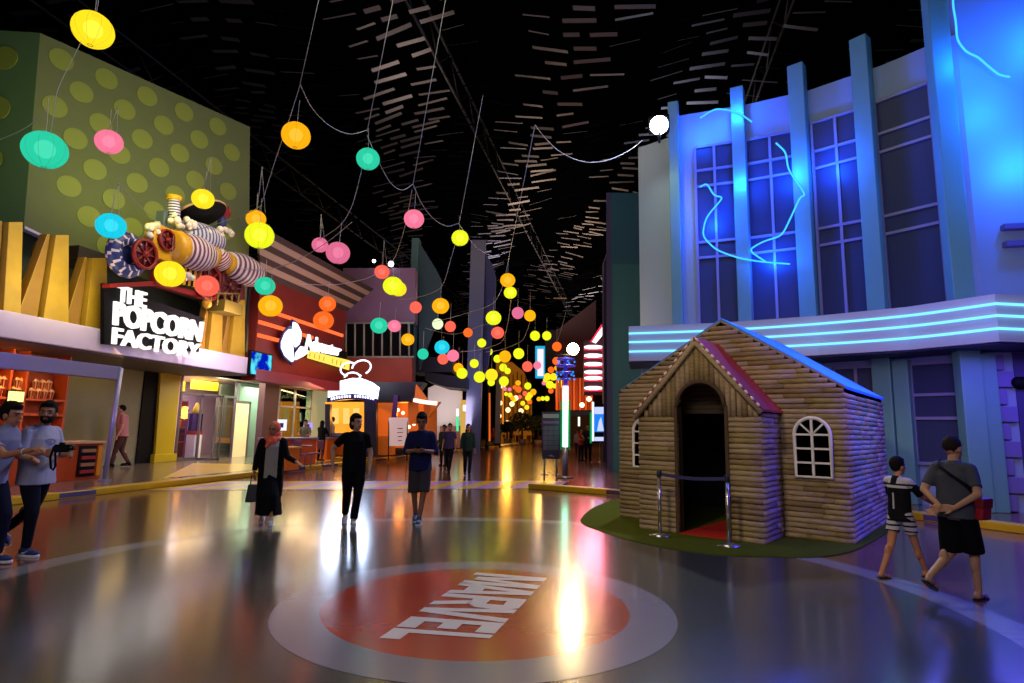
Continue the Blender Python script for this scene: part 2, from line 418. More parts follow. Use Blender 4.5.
shelf = tag(b.build('shelf_unit', SH, bevel=.005), 'orange brown shelf unit stacked with popcorn cups behind the counter', 'shelves')
# counter
CX = -13.3
def orange(n, c, r=.4): return mat(n, c, r)
b = MB(); yc0, yc1 = 6.0, onx(104, 440, CX).y
b.box((CX-.6, yc0, .12), (CX, yc1, 1.0)); cnt = thing('service_counter', 'low orange counter with pale top beside the olive wall', 'counter', (CX, 10, .12))
b.build('body', mat('counter_orange', '#b8430e', .35), cnt, bevel=.01)
MB().box((CX-.66, yc0-.03, 1.0), (CX+.05, yc1+.04, 1.06)).build('counter_top', mat('counter_top_cream', '#c8a070', .35), cnt, bevel=.01)
b = MB(); y = onx(80, 440, CX).y; y2 = onx(97, 440, CX).y
b.box((CX+.002, y, .2), (CX+.03, y2, .95)); 
for k in range(4): b.box((CX+.03, y+.05, .28+k*.17), (CX+.07, y2-.05, .36+k*.17), 1+k % 2)
b.build('snack_rack', [BLACK, mat('snack_red', '#a01818', .5), mat('snack_tan', '#a07040', .5)], cnt)
b = MB(); y = onx(99, 440, CX).y; b.box((CX+.002, y, .2), (CX+.02, yc1-.03, .95)); b.build('yellow_panel', mat('panel_orange_yellow', '#e08a10', .4), cnt)
# cups, countable: one kind, copied
CUPM = mat('popcorn_cup_cream', '#e8c890', .6); CUPS = mat('popcorn_cup_red', '#b84018', .6)
def cup_mesh():
    b = MB(); b.lathe([(.055, 0), (.085, .2), (.09, .2), (.092, .215)], 14, mif=lambda i, j: 1 if (i == 0 and j % 2) else 0)
    r2 = random.Random(1)
    for k in range(9): b.ball((r2.uniform(-.05, .05), r2.uniform(-.05, .05), .22+r2.uniform(0, .03)), .035, 8)
    return b
cup0 = None; place = []
def cups(px0, px1, zb, n, rows):
    ya, yb = onx(px0, 400, sx-.1).y, onx(px1, 400, sx-.1).y
    for rr in range(rows):
        m = n-rr
        for k in range(m): place.append((sx-.17, ya+(yb-ya)*((k+.5+rr*.5)/n), zb+rr*.245))
cups(-16, 10, 2.135, 4, 2); cups(12, 26, 2.135, 3, 2); cups(29, 55, 2.135, 4, 2); 
for i, p in enumerate(place):
    if cup0 is None: cup0 = c = cup_mesh().build('popcorn_cup', [CUPM, CUPS])
    else: c = cup0.copy(); COL.objects.link(c)
    c.location = p
    which = ('first bay of the lit shelf', 'narrow middle bay of the lit shelf', 'widest bay of the lit shelf')[0 if i < 7 else (1 if i < 12 else 2)]
    tag(c, 'striped popcorn cup stacked in the ' + which, 'cup', 'popcorn cups in the ' + which)
b = MB(); a = onx(10, 391, sx+.05); a2 = onx(23, 402, sx+.05); b.box((sx+.01, a.y, a2.z), (sx+.06, a2.y, a.z)); b.box((sx-.02, a.y-.03, a2.z-.03), (sx+.01, a2.y+.03, a.z+.03), 1)
tag(b.build('menu_screen', [glow('menu_glow', '#ffe890', 1.6), BLACK]), 'small bright cream menu screen hung between cup shelves', 'screen')
# ---- sign
SX = FX+.25
sg = thing('shop_sign', 'white block lettering sign on black board above the lilac canopy', 'sign', (SX, 16, 4.0))
P = [onx(104, 283, SX-.1), onx(203, 318, SX-.1), onx(199, 352, SX-.1), onx(104, 344, SX-.1)]
MB().prism(P, V((-.12, 0, 0))).build('backing_board', BLACK, sg, bevel=.01)
LW = glow('sign_white_glow', '#fff4ee', 1.5); TH = V((.1, 0, 0))
def sq(a, b_, c, d): return [onx(*a, SX-.08), onx(*b_, SX-.08), onx(*c, SX-.08), onx(*d, SX-.08)]
text_quad('lettering', 'THE', sq((117, 285), (145, 293), (144, 308), (116, 301)), TH, LW, sg, .012, .95)
text_quad('lettering', 'POPCORN', sq((113, 301), (202, 322), (199, 342), (112, 325)), TH, LW, sg, .03, .93)
text_quad('lettering', 'FACTORY', sq((112, 327), (199, 344), (196, 359), (111, 344)), TH, LW, sg, .015, 1.0)
# ---- train machine
MX = FX+.45
tm = thing('train_machine', 'cartoon train contraption with striped barrels and spoked wheels above the popcorn sign', 'machine', (MX, 17, 4.6))
def mp(px, py, dx=0.0): return onx(px, py, MX+dx)
def px2m(px, py, n): return (mp(px+n, py)-mp(px-n, py)).length/2
RED = mat('machine_red', '#8c1c12', .45); DRED = mat('machine_dark_red', '#5c1210', .5); MYEL = mat('machine_yellow', '#d8a010', .4)
STW = mat('stripe_white', '#d4c8c8', .5); STP = mat('stripe_purple', '#6a3048', .5); STB = mat('stripe_blue', '#44628a', .5); POP = mat('popcorn_white', '#e8dcc8', .7)
NVY = mat('machine_navy', '#22306a', .45)
def facedisc(c, r, thick, n=28):     # matrix: local z -> +X
    return Matrix.Translation(c) @ Matrix.Rotation(PI/2, 4, 'Y')
# swirl wheel
c = mp(127, 255); R = px2m(127, 255, 19)
b = MB(); M = facedisc(c, R, .2)
prof = [(R*.45, -.12), (R*.7, -.2), (R*.95, -.1), (R, 0), (R*.95, .1), (R*.7, .2), (R*.45, .12), (R*.4, 0)]
b.lathe(prof, 48, M=M, mif=lambda i, j: 1 if ((j+i) % 4 == 0) else 0); b.build('swirl_wheel', [NVY, STW], tm)
def spoked(name, px, py, rp, m, dx=.1, n=8):
    c = mp(px, py, dx); R = px2m(px, py, rp); b = MB(); M = facedisc(c, R, .1)
    b.lathe([(R*.82, -.05), (R, -.05), (R, .05), (R*.82, .05), (R*.82, -.05)], 32, M=M)
    b.lathe([(0.001, -.07), (R*.22, -.07), (R*.22, .07), (.001, .09)], 16, M=M)
    b.lathe([(0.001, -.05), (R*.85, -.05), (R*.85, -.03), (.001, -.03)], 24, mi=1, M=M)
    for k in range(n):
        a = 2*PI*k/n; b.tube([M @ V((R*.15*math.cos(a), R*.15*math.sin(a), 0)), M @ V((R*.88*math.cos(a), R*.88*math.sin(a), 0))], R*.06, 6)
    return b.build(name, [m, DRED], tm)
spoked('spoked_wheel', 145, 254, 12, RED, .22)
spoked('spoked_wheel', 209, 282, 13, RED, .05); spoked('spoked_wheel', 231, 286, 12, DRED, .05)
def barrel(p, q_, r, ms, n=9, cap='#', name='striped_barrel'):
    p, q_ = V(p), V(q_); d = q_-p; L = d.length; M = Matrix.Translation(p) @ d.to_track_quat('Z', 'Y').to_matrix().to_4x4()
    k = n*2; prof = [(.001, 0)]+[(r*(.8+.2*math.sin(PI*i/k)), L*i/k) for i in range(k+1)]+[(.001, L)]
    return MB().lathe(prof, 24, M=M, mif=lambda i, j: i % 2).build(name, ms, tm)
s = px2m(190, 250, 1)
MB().lathe([(.001, 0), (11*s, 0), (12.5*s, .2), (12*s, .4), (.001, .42)], 24, M=Matrix.Translation(mp(168, 246)) @ (mp(180, 249)-mp(168, 246)).to_track_quat('Z', 'Y').to_matrix().to_4x4()).build('barrel_end', MYEL, tm)
barrel(mp(176, 248), mp(206, 257), 13*s, [STW, STP], 8)
barrel(mp(182, 233, -.25), mp(216, 242, -.25), 11*s, [STW, STB], 10)
barrel(mp(228, 264), mp(254, 275), 12.5*s, [STW, STP], 7)
barrel(mp(215, 254), mp(222, 266), 9*s, [STW, RED], 6, name='chevron_coupling')
for a_, c_ in (((206, 255), (212, 257)), ((224, 262), (229, 265))):
    b = MB(); b.tube([mp(*a_), mp(*c_)], 8.5*s, 16); b.build('yellow_collar', MYEL, tm)
b = MB(); c = mp(161, 243); b.box(c-V((.2, 10*s, 12*s)), c+V((.15, 9*s, 11*s))); b.build('yellow_gearbox', MYEL, tm, bevel=.04)
spoked('gear_wheel', 167, 240, 8, RED, .2, 6)
b = MB(); b.prism([mp(102, 284, -.3), mp(150, 281, -.3), mp(206, 296, -.3), mp(206, 301, -.3), mp(150, 286, -.3), mp(102, 288, -.3)], V((.25, 0, 0)))
b.prism([mp(150, 262, -.2), mp(154, 262, -.2), mp(154, 284, -.2), mp(150, 284, -.2)], V((.2, 0, 0)))
b.prism([mp(196, 272, -.4), mp(240, 280, -.4), mp(240, 300, -.4), mp(196, 300, -.4)], V((.2, 0, 0)), 1); b.build('chassis', [RED, DRED], tm)
b = MB(); q4 = qmap(mp(180, 265), mp(200, 267), mp(198, 288), mp(178, 284))
for k in range(8): b.prism([q4(min(1, k/8), 1), q4(min(1, (k+1)/8), 1), q4(min(1, (k+1)/8), 0), q4(min(1, k/8), 0)], V((.08, 0, 0)), k % 2)
b.build('hazard_panel', [BLACK, MYEL], tm)
# hat, chimneys
c = mp(200, 214, -.1); rr = px2m(200, 214, 18); M = Matrix.Translation(c) @ Matrix.Rotation(math.radians(-28), 4, 'Y') @ Matrix.Rotation(math.radians(8), 4, 'X')
MB().lathe([(.001, .12), (rr*.4, .1), (rr*.55, .02), (rr*.97, .03), (rr, .0), (rr*.97, -.05), (.001, -.08)], 28, M=M, mif=lambda i, j: 1 if i in (3, 4) else 0).build('wide_brimmed_lid', [BLACK, mat('brim_tan', '#b08a60', .5)], tm)
barrel(mp(174, 222, -.1), mp(174, 200, -.1), 4*s, [STW, NVY], 8, name='chimney')
MB().lathe([(.001, 0), (4.6*s, 0), (5*s, .12), (.001, .14)], 10, M=Matrix.Translation(mp(174, 200, -.1))).build('chimney_cap', MYEL, tm)
MB().box(mp(158, 229, -.4), mp(165, 210, -.1)).build('funnel', mat('funnel_grey', '#4c5664', .5), tm, bevel=.03)
c = mp(223, 212, -.3); b = MB(); b.ball(c, 6*s, 14); b.tube([c, c-V((0, 0, 16*s))], 3.5*s, 10, 1); b.build('knob_tower', [RED, NVY], tm)
r3 = random.Random(5)
for px, py, n in ((154, 227, 5), (152, 232, 3), (176, 220, 8), (190, 221, 7), (186, 224, 4), (220, 232, 7), (229, 233, 5), (187, 277, 6), (207, 233, 4)):
    b = MB(); c = mp(px, py, .1)
    for k in range(n): b.ball(c+V((r3.uniform(-.1, .1), r3.uniform(-3, 3)*s, r3.uniform(-3, 3)*s)), r3.uniform(1.6, 2.6)*s, 8)
    b.build('popcorn_clump', POP, tm)
b = MB(); b.box(mp(207, 311, -.3), mp(243, 305, .35)); b.ball(mp(207, 304, .2), 3.4*s, 12, 1)
for k in range(5): p = mp(210+k*7, 305, .3); b.tube([p, p+V((0, 0, 9*s))], .03, 6)
b.tube([mp(210, 305, .3)+V((0, 0, 9*s)), mp(238, 305, .3)+V((0, 0, 9*s))], .03, 6); b.build('balcony', [mat('balcony_olive', '#7a6a20', .5), MYEL], tm)
# yellow drum on the wall behind the posts
c = onx(46, 254, RX+.25); MB().lathe([(.001, 0), (.42, 0), (.42, .3), (.3, .32), (.3, .1), (.001, .1)], 24, M=Matrix.Translation(c) @ Matrix.Rotation(PI/2, 4, 'Y'), mif=lambda i, j: 1 if i > 2 else 0).build('wall_drum', [MYEL, DRED], shop)
# ---- glass storefront
SX2 = -17.0
def sp(px, py, dx=0.): return onx(px, py, SX2+dx)
st = thing('sweet_shop_front', 'glass double door shopfront with bright lilac sweet shop inside', 'shopfront', (SX2, 22, .12))
ya, yb = sp(178, 430).y, sp(241, 430).y; yw = sp(262, 430).y
b = MB()
b.box((SX2-3.4, ya-.1, .12), (SX2-3.3, yw+3, 3.5)); b.build('back_wall', mat('inside_lilac_wall', '#dcc0e4', .6), st)
MB().box((SX2-3.4, ya-.2, .12), (SX2, ya-.1, 3.5)).build('side_wall', mat('inside_pink_wall', '#ecc8e0', .6), st)
MB().box((SX2-3.4, ya-.2, 3.45), (SX2, yw+3, 3.5)).build('inner_ceiling', WHITE, st)
b = MB(); fy = [178, 199, 215, 233]
for px in fy:
    y = sp(px, 430).y; b.box((SX2-.05, y-.04, .12), (SX2+.03, y+.04, 2.75))
b.box((SX2-.05, sp(178, 430).y, 2.68), (SX2+.03, sp(233, 430).y, 2.76)); b.box((SX2-.05, sp(178, 430).y, .12), (SX2+.03, sp(199, 430).y, .22)); 
b.box((SX2-.05, sp(178, 430).y-.04, 2.76), (SX2, sp(178, 430).y+.04, 3.41)); b.box((SX2-.05, sp(233, 430).y-.04, 2.76), (SX2, sp(233, 430).y+.04, 3.41))
b.build('door_frame', GREYM, st)
G = glass('clear_glass', '#f4f4ff', .12)
for i in (0, 2):
    MB().box((SX2-.02, sp(fy[i], 430).y+.04, .2), (SX2-.01, sp(fy[i+1], 430).y-.04, 2.68)).build('glass_door', G, st)
yy = sp(199, 430).y
b = MB(); b.box((SX2+.0, yy-.02, .12), (SX2+1.0, yy+.02, .2)); b.box((SX2+.0, yy-.02, 2.6), (SX2+1.0, yy+.02, 2.68)); b.box((SX2+.95, yy-.02, .12), (SX2+1.0, yy+.02, 2.68)); b.build('open_door_frame', GREYM, st)
b = MB(); b.box((SX2-2.9, sp(186, 430).y+1.2, 3.0), (SX2-2.85, sp(213, 430).y+1.6, 3.45), 0); b.box((SX2-2.9, sp(186, 430).y+1.2, 2.65), (SX2-2.84, sp(213, 430).y+1.4, 2.95), 1)
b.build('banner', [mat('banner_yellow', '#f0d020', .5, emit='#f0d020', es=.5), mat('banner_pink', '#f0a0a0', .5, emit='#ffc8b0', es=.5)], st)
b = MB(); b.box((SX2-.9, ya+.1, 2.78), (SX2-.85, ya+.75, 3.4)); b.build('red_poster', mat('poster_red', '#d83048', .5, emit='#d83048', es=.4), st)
b = MB(); b.box((SX2-1.2, ya+1.9, 3.0), (SX2-1.15, ya+3.6, 3.38)); b.build('yellow_poster', mat('banner_yellow', '#f0d020'), st)
PURS = mat('shelf_purple', '#4c2a70', .4)
def cubby(name, lab, y0, y1, x, zt, items):
    t = thing(name, lab, 'display shelf', (x, (y0+y1)/2, .12)); b = MB()
    b.box((x-.5, y0, .12), (x-.45, y1, zt)); b.box((x-.5, y0, .12), (x, y0+.05, zt)); b.box((x-.5, y1-.05, .12), (x, y1, zt))
    for z in (.12, .75, 1.35, zt-.06): b.box((x-.5, y0, z), (x, y1, z+.05))
    b.build('cabinet', PURS, t, bevel=.008)
    return t
cubby('display_shelf', 'tall purple display shelf inside the glass shopfront', ya+.5, ya+1.9, SX2-1.2, 2.5, 0)
cubby('display_shelf', 'low purple display shelf deeper inside the sweet shop', ya+2.2, ya+3.2, SX2-2.2, 2.2, 0)
for (yy, zz, cc, lb) in ((ya+.85, 1.4, '#70c040', 'green and orange sweet box on the tall purple shelf'), (ya+2.5, 1.4, '#e0b020', 'yellow sweet box on the low purple shelf'), (ya+1.3, 1.4, '#d06020', 'orange sweet tin on the tall purple shelf')):
    b = MB(); xx = SX2-1.25 if yy < ya+2 else SX2-2.25
    b.box((xx-.25, yy, zz+.005), (xx-.02, yy+.36, zz+.24)); b.box((xx-.25, yy-.01, zz+.24), (xx-.01, yy+.37, zz+.28), 1)
    tag(b.build('sweet_box', [mat('sweet'+cc, cc, .5), WHITE], bevel=.01), lb, 'box')
dsp = thing('sweet_dispenser', 'slim white sweet dispenser with yellow top behind the glass door', 'dispenser', (SX2-.6, ya+1.1, .12))
x, y = SX2-.5, sp(202, 430).y
MB().box((x-.2, y, .12), (x+.2, y+.42, 1.1)).build('pedestal', WHITE, dsp, bevel=.02)
MB().box((x-.2, y, 1.1), (x+.2, y+.42, 1.25)).build('red_band', mat('snack_red', '#a01818'), dsp)
b = MB(); b.box((x-.18, y+.03, 1.25), (x+.18, y+.39, 1.95)); b.build('hopper', glass('tinted_bin', '#8070c0', .3), dsp)
b = MB(); b.lathe([(.001, 0), (.18, 0), (.15, .2), (.03, .45), (.001, .46)], 14, M=Matrix.Translation((x, y+.21, 1.95))); b.build('yellow_top', mat('bright_yellow', '#c4b010'), dsp)
# teal wall and cream door to the right of the doors
TEALW = mat('teal_wall', '#86aca8', .55, vary=.06)
wt = MB().box((SX2-.4, yb, .12), (SX2-.2, yw+.8, 3.4)).build('wall_teal', TEALW); wt['kind'] = 'structure'
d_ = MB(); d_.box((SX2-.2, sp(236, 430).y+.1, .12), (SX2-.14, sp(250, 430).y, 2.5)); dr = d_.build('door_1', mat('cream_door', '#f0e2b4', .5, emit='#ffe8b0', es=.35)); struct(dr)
fr = MB(); fr.box((SX2-.2, sp(250, 430).y, .12), (SX2-.1, sp(250, 430).y+.08, 2.6)); fr.box((SX2-.2, sp(236, 430).y+.1, 2.5), (SX2-.1, sp(250, 430).y+.08, 2.6)); fr.build('door_frame', GREYM, dr)
# blue screen on the canopy end
b = MB(); a, c = onx(251, 350, FX+.1), onx(271, 378, FX+.1); b.box((FX-.02, a.y, c.z), (FX+.1, c.y, a.z), 1); 
b.prism([(FX+.104, a.y+.06, c.z+.05), (FX+.104, c.y-.06, c.z+.05), (FX+.104, c.y-.06, a.z-.05), (FX+.104, a.y+.06, a.z-.05)], V((.01, 0, 0)), 0)
m = bpy.data.materials.new('blue_screen_picture'); m.use_nodes = True; nt = m.node_tree; nt.nodes.clear()
tc = nt.nodes.new('ShaderNodeTexCoord'); nz = nt.nodes.new('ShaderNodeTexNoise'); nz.inputs['Scale'].default_value = 2.2
rp = nt.nodes.new('ShaderNodeValToRGB'); el = rp.color_ramp.elements; el[0].color = (.0, .01, .45, 1); el[1].color = (.1, .75, .9, 1); el[0].position = .42; el[1].position = .6
em = nt.nodes.new('ShaderNodeEmission'); em.inputs[1].default_value = 1.1; ou = nt.nodes.new('ShaderNodeOutputMaterial')
nt.links.new(tc.outputs['Object'], nz.inputs[0]); nt.links.new(nz.outputs[0], rp.inputs[0]); nt.links.new(rp.outputs[0], em.inputs[0]); nt.links.new(em.outputs[0], ou.inputs[0]); MATS['bluescr'] = m
tag(b.build('video_screen', [m, BLACK]), 'blue and cyan video screen on the end of the lilac canopy', 'screen')

# ================================================================ SECOND SHOP (red)
RXX = -14.0
REDW = mat('red_shop_wall', '#6a1a14', .5, vary=.4, vscale=1.2)
rs = thing('red_shop', 'dark red shop with orange light strips and striped overhang', 'shop building', (RXX, 23, .12))
y0, y1 = 20.36, onx(345, 336, RXX).y
MB().box((RXX-.4, y0, 3.64), (RXX, y1, 7.27)).build('upper_wall', REDW, rs)
MB().box((RXX-.5, y0, 3.2), (RXX+.12, y1-.3, 3.66)).build('fascia', mat('magenta_fascia', '#7e2a3a', .45), rs, bevel=.02)
NEO = glow('orange_strip_glow', '#ff6a38', 1.5)
for (a_, c_) in (((252, 306), (343, 335)), ((251, 319), (313, 338)), ((249, 332), (279, 341))):
    P, Q = onx(*a_, RXX+.05), onx(*c_, RXX+.05); Q.z = P.z = (P.z+Q.z)/2
    if P.y < y0: P.y = y0+.05
    b = MB(); b.box((RXX+.002, P.y, P.z-.07), (RXX+.07, Q.y, P.z+.07)); b.build('light_strip', NEO, rs)
# striped overhang seen from beneath
I0, I1 = V((RXX, y0, 7.26)), V((RXX, y1, 7.28)); OX = -13.3
O0, O1 = onx(258, 219, OX), onx(374, 289, OX); O0.z = O1.z
b = MB(); n = 7
for k in range(n):
    u0, u1 = k/n, (k+1)/n
    a, c, e, f = I0.lerp(O0, u0), I0.lerp(O0, u1), I1.lerp(O1, u1), I1.lerp(O1, u0)
    b.prism([a, f, e, c], V((-.1, 0, .06)), k % 2)
b.build('striped_overhang', [mat('overhang_brown', '#3a2c28', .7), mat('overhang_beige', '#9c8674', .6)], rs)
# window and walls at street level
W2 = -15.2
def wp(px, py, dx=0.): return onx(px, py, W2+dx)
yA, yB, yC, yD = wp(262, 430).y, wp(276, 430).y, wp(310, 430).y, wp(325, 430).y
MB().box((W2-.3, yA, .12), (W2, yB, 3.3)).build('brown_pillar', mat('brown_wall', '#4a3440', .6), rs)
b = MB()
for px in (277, 293, 309): y = wp(px, 430).y; b.box((W2-.05, y-.05, .9), (W2+.02, y+.05, 3.3))
for z in (.9, 2.35, 3.2): b.box((W2-.05, yB, z), (W2+.02, yC, z+.07))
b.build('window_frame', mat('frame_pale', '#9c9ca0', .4), rs)
MB().box((W2-.03, yB, .95), (W2-.02, yC, 3.2)).build('window_glass', glass('shop_glass', '#dfe8e0', .2), rs)
MB().box((W2-2.6, yB-.5, .12), (W2-2.5, yC+1.5, 3.3)).build('inner_wall', mat('inner_dim_green', '#5c6a5c', .7), rs)
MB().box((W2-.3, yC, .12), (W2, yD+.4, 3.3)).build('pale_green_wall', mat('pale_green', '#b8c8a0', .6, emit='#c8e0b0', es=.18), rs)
def counter(lab, x0, y0_, x1, y1_, h, col, top='#6a6a88'):
    t = thing('service_counter', lab, 'counter', ((x0+x1)/2, (y0_+y1_)/2, .12))
    MB().box((x0, y0_, .12), (x1, y1_, h)).build('body', mat('cnt'+col, col, .4), t, bevel=.01)
    MB().box((x0-.05, y0_-.05, h), (x1+.05, y1_+.05, h+.06)).build('counter_top', mat('cnt_top'+top, top, .3), t, bevel=.01)
    return t
p = gnd(296, 465, .12); counter('orange serving counter under the red shop window', p.x-.5, p.y-1.6, p.x+.1, p.y+1.2, 1.05, '#c84a10')
p = gnd(318, 459.5, .12); counter('short orange counter beside the pale green wall', p.x-.8, p.y-.2, p.x+.5, p.y+.6, 1.0, '#d06010')
p = gnd(279, 470, .12); counter('low orange and yellow stand beside the woman in the orange scarf', p.x-.4, p.y-.2, p.x+.4, p.y+.5, .8, '#d8700c', '#c89020')
# tablet signs
for px, py, lb in ((282, 425, 'white lit sign card above the woman in the orange scarf'), (308, 426, 'lilac lit sign card on the orange counter')):
    d = 24 if px == 282 else 25.5; c = at(px, py, d); w = px == 282
    t = thing('sign_card', lb, 'sign', (c.x, c.y, c.z-.5)); b = MB(); b.box(c-V((.2, .02, .22 if w else .14)), c+V((.2, .02, .22 if w else .14)));
    b.box(c-V((.08, .03, .1)), c+V((.08, -.021, .08)), 1); b.build('face', [glow('card_glow' if w else 'card_glow_lilac', '#f0f0ff' if w else '#b0a0ff', 1.1), NVY], t)
    MB().tube([(c.x, c.y+.03, .13 if w else 1.12), (c.x, c.y+.03, c.z-.1)], .02, 6).build('stand', GREYM, t)
# purple chairs in front of the counters
def chair(loc, rz, lab):
    t = lthing('cafe_chair', lab, 'chair', loc, rz, group='purple cafe chairs by the kerb'); m = mat('chair_purple', '#6c3c5c', .5); mt = mat('chair_metal', '#77777c', .3, metal=.8)
    MB().box((-.22, -.22, .44), (.22, .22, .48)).build('seat', m, t, bevel=.015)
    b = MB(); b.box((-.22, .19, .6), (.22, .23, .92)); b.build('backrest', m, t, bevel=.015)
    for sx_ in (-1, 1):
        for sy_ in (-1, 1): MB().tube([(sx_*.19, sy_*.19, .45), (sx_*.21, sy_*.21, 0)], .014, 6).build('leg', mt, t)
        MB().tube([(sx_*.2, .2, .45), (sx_*.2, .22, .9)], .014, 6).build('back_rail', mt, t)
    return t
def table(loc, lab):
    t = lthing('cafe_table', lab, 'table', loc); MB().lathe([(.001, .71), (.36, .71), (.37, .73), (.36, .75), (.001, .75)], 28).build('tabletop', mat('table_plum', '#7a4a5c', .3), t)
    MB().lathe([(.03, .03), (.03, .71)], 10).build('column', GREYM, t); MB().lathe([(.001, 0), (.24, 0), (.22, .03), (.03, .05), (.001, .05)], 20).build('base', GREYM, t)
for i, (px, py, rz, lb) in enumerate(((291, 466, .4, 'purple cafe chair just behind the striped kerb, nearest the orange scarf woman'), (302, 468, 2.6, 'purple cafe chair facing the round plum table'), (314, 466, -.6, 'purple cafe chair in front of the man in black at the counter'))):
    g = gnd(px, py, .12); chair((g.x+.05, g.y-.1, .12), rz, lb)
g = gnd(306, 466, .12); table((g.x+.1, g.y-.6, .12), 'round plum cafe table among the purple chairs')
# leaf logo sign
def lp(px, py, dx=0.): return onx(px, py, RXX+.35+dx)
def leaf(pts, mi, b, off=0.): b.prism([lp(x, y, off) for x, y in pts], V((.08, 0, 0)), mi)
lg = thing('leaf_logo_sign', 'white three petal logo with navy edge on the red shop wall', 'sign', (RXX+.3, 22.5, 4.6))
l1 = [(291, 328), (288.5, 328), (284, 333), (280.5, 342), (280.5, 348), (284, 356), (291.5, 363), (293, 361), (292, 348)]
l2 = [(292.5, 321), (296, 323), (300, 331), (300, 339), (298, 345), (294.5, 348), (293, 343), (291.5, 332)]
l3 = [(300, 346), (304, 347), (308, 352), (303, 356), (294, 360.5), (295, 353)]
def grow(p, k):
    cx = sum(a for a, _ in p)/len(p); cy = sum(b_ for _, b_ in p)/len(p)
    return [(cx+(x-cx)*k[0]-k[1], cy+(y-cy)*k[0]) for x, y in p]
for p in (l1, l2, l3): leaf(grow(p, (1.12, 1.2)), 0, b := MB(), -.12); b.build('navy_edge', mat('logo_navy', '#1c2066', .4), lg)
for p in (l1, l2, l3): leaf(grow(p, (.93, 0)), 0, b := MB(), 0); b.build('petal', glow('logo_white_glow', '#fbf6ff', 2.0), lg)
MB().box(lp(292, 344, -.4), lp(296, 350, -.1)).build('bracket', BLACK, lg)
w = thing('script_sign', 'white glowing lettering over yellow glowing panel beside the petal logo', 'sign', (RXX+.3, 25, 4.5))
def lq(a, b_, c, d, o=0.): return [lp(*a, o), lp(*b_, o), lp(*c, o), lp(*d, o)]
text_quad('script_lettering', 'Adventur', lq((304, 333), (341, 346), (339, 356), (304, 350)), V((.08, 0, 0)), glow('logo_white_glow', '#fbf6ff'), w, .015, .9)
b = MB(); b.prism(lq((308, 350.5), (349, 360.5), (348, 370), (307, 358), .0), V((.06, 0, 0))); b.build('yellow_panel', glow('yellow_panel_glow', '#ffe860', 1.15), w)
b = MB()
q4 = qmap(*lq((309, 351.5), (348, 361.5), (347, 369), (308, 357.5), .065))
for k in range(9):
    if k == 4: continue
    b.prism([q4(k/9+.02, .85), q4(k/9+.035, .85), q4(k/9+.035, .15), q4(k/9+.02, .15)], V((.01, 0, 0)))
b.build('panel_strokes', mat('olive_stroke', '#c0a830'), w)
MB().prism(lq((304, 338), (346, 352), (346, 366), (304, 356), -.1), V((.04, 0, 0))).build('backing', BLACK, w)
# white arched sign with neon loops
wn = thing('arched_neon_sign', 'white arched sign with two neon loops over the snack counter', 'sign', (at(350, 390, 26).x, at(350, 390, 26).y, 3.0))
def np_(px, py, d=25.2): return at(px, py, d)
fwd = RM @ V((0, 0, -1)); fw = V((fwd.x, fwd.y, 0)).normalized()
NW = glow('neon_white', '#ece8ff', 2.5)
body = [(328, 391), (340, 391), (340, 381), (352, 378), (362, 378.5), (371, 382), (378, 387), (376, 399.5), (366, 396), (352, 394.5), (338, 396), (328, 399)]
MB().prism([np_(*p) for p in body], fw*.3).build('lit_panel', glow('sign_white_soft', '#dce6ff', 3.6), wn)
arc = [(327, 398), (338, 395), (352, 393.5), (366, 395), (377, 399), (375, 403), (364, 400), (352, 399), (340, 400), (327, 402)]
MB().prism([np_(*p, 25.15) for p in arc], fw*.3).build('navy_band', mat('logo_navy', '#1c2066'), wn)
b = MB()
for k in range(17):
    if k in (8,): continue
    x = 331+k*2.6; y = 399.6-((1-((x-352)/24)**2)*3.4); b.prism([np_(x, y-1.3, 25.1), np_(x+1.5, y-1.2, 25.1), np_(x+1.5, y+1.3, 25.1), np_(x, y+1.2, 25.1)], -fw*.02)
b.build('small_letter_strokes', NW, wn)
b = MB()
for x in (341.5, 354.5, 357.5, 374.5): 
    for k in range(2): b.prism([np_(x, 383.5+k*5 if x < 370 else 388+k*4, 25.1), np_(x+.9, 383.5+k*5 if x < 370 else 388+k*4, 25.1), np_(x+.9, 386+k*5 if x < 370 else 390+k*4, 25.1), np_(x, 386+k*5 if x < 370 else 390+k*4, 25.1)], -fw*.02)
b.build('panel_marks', mat('logo_navy', '#1c2066'), wn)
def loop(cx, cy, rx, ry, a0, a1, rot=0):
    pts = []
    for k in range(25):
        a = math.radians(a0+(a1-a0)*k/24); x, y = rx*math.cos(a), ry*math.sin(a)
        pts.append(np_(cx+x*math.cos(rot)-y*math.sin(rot), cy-(x*math.sin(rot)+y*math.cos(rot)), 25.1))
    return MB().tube(pts, .035, 8)
loop(361.5, 367.5, 9.5, 7, -75, 165, .3).build('neon_loop', NW, wn)
loop(349, 369, 8.5, 6.5, 35, 250, .2).build('neon_loop', NW, wn)
loop(352.5, 378, 8, 5.5, 15, 175).build('neon_arch', NW, wn)
MB().tube([np_(361, 375, 25.1), np_(359, 379, 25.1)], .035, 8).build('neon_foot', NW, wn)
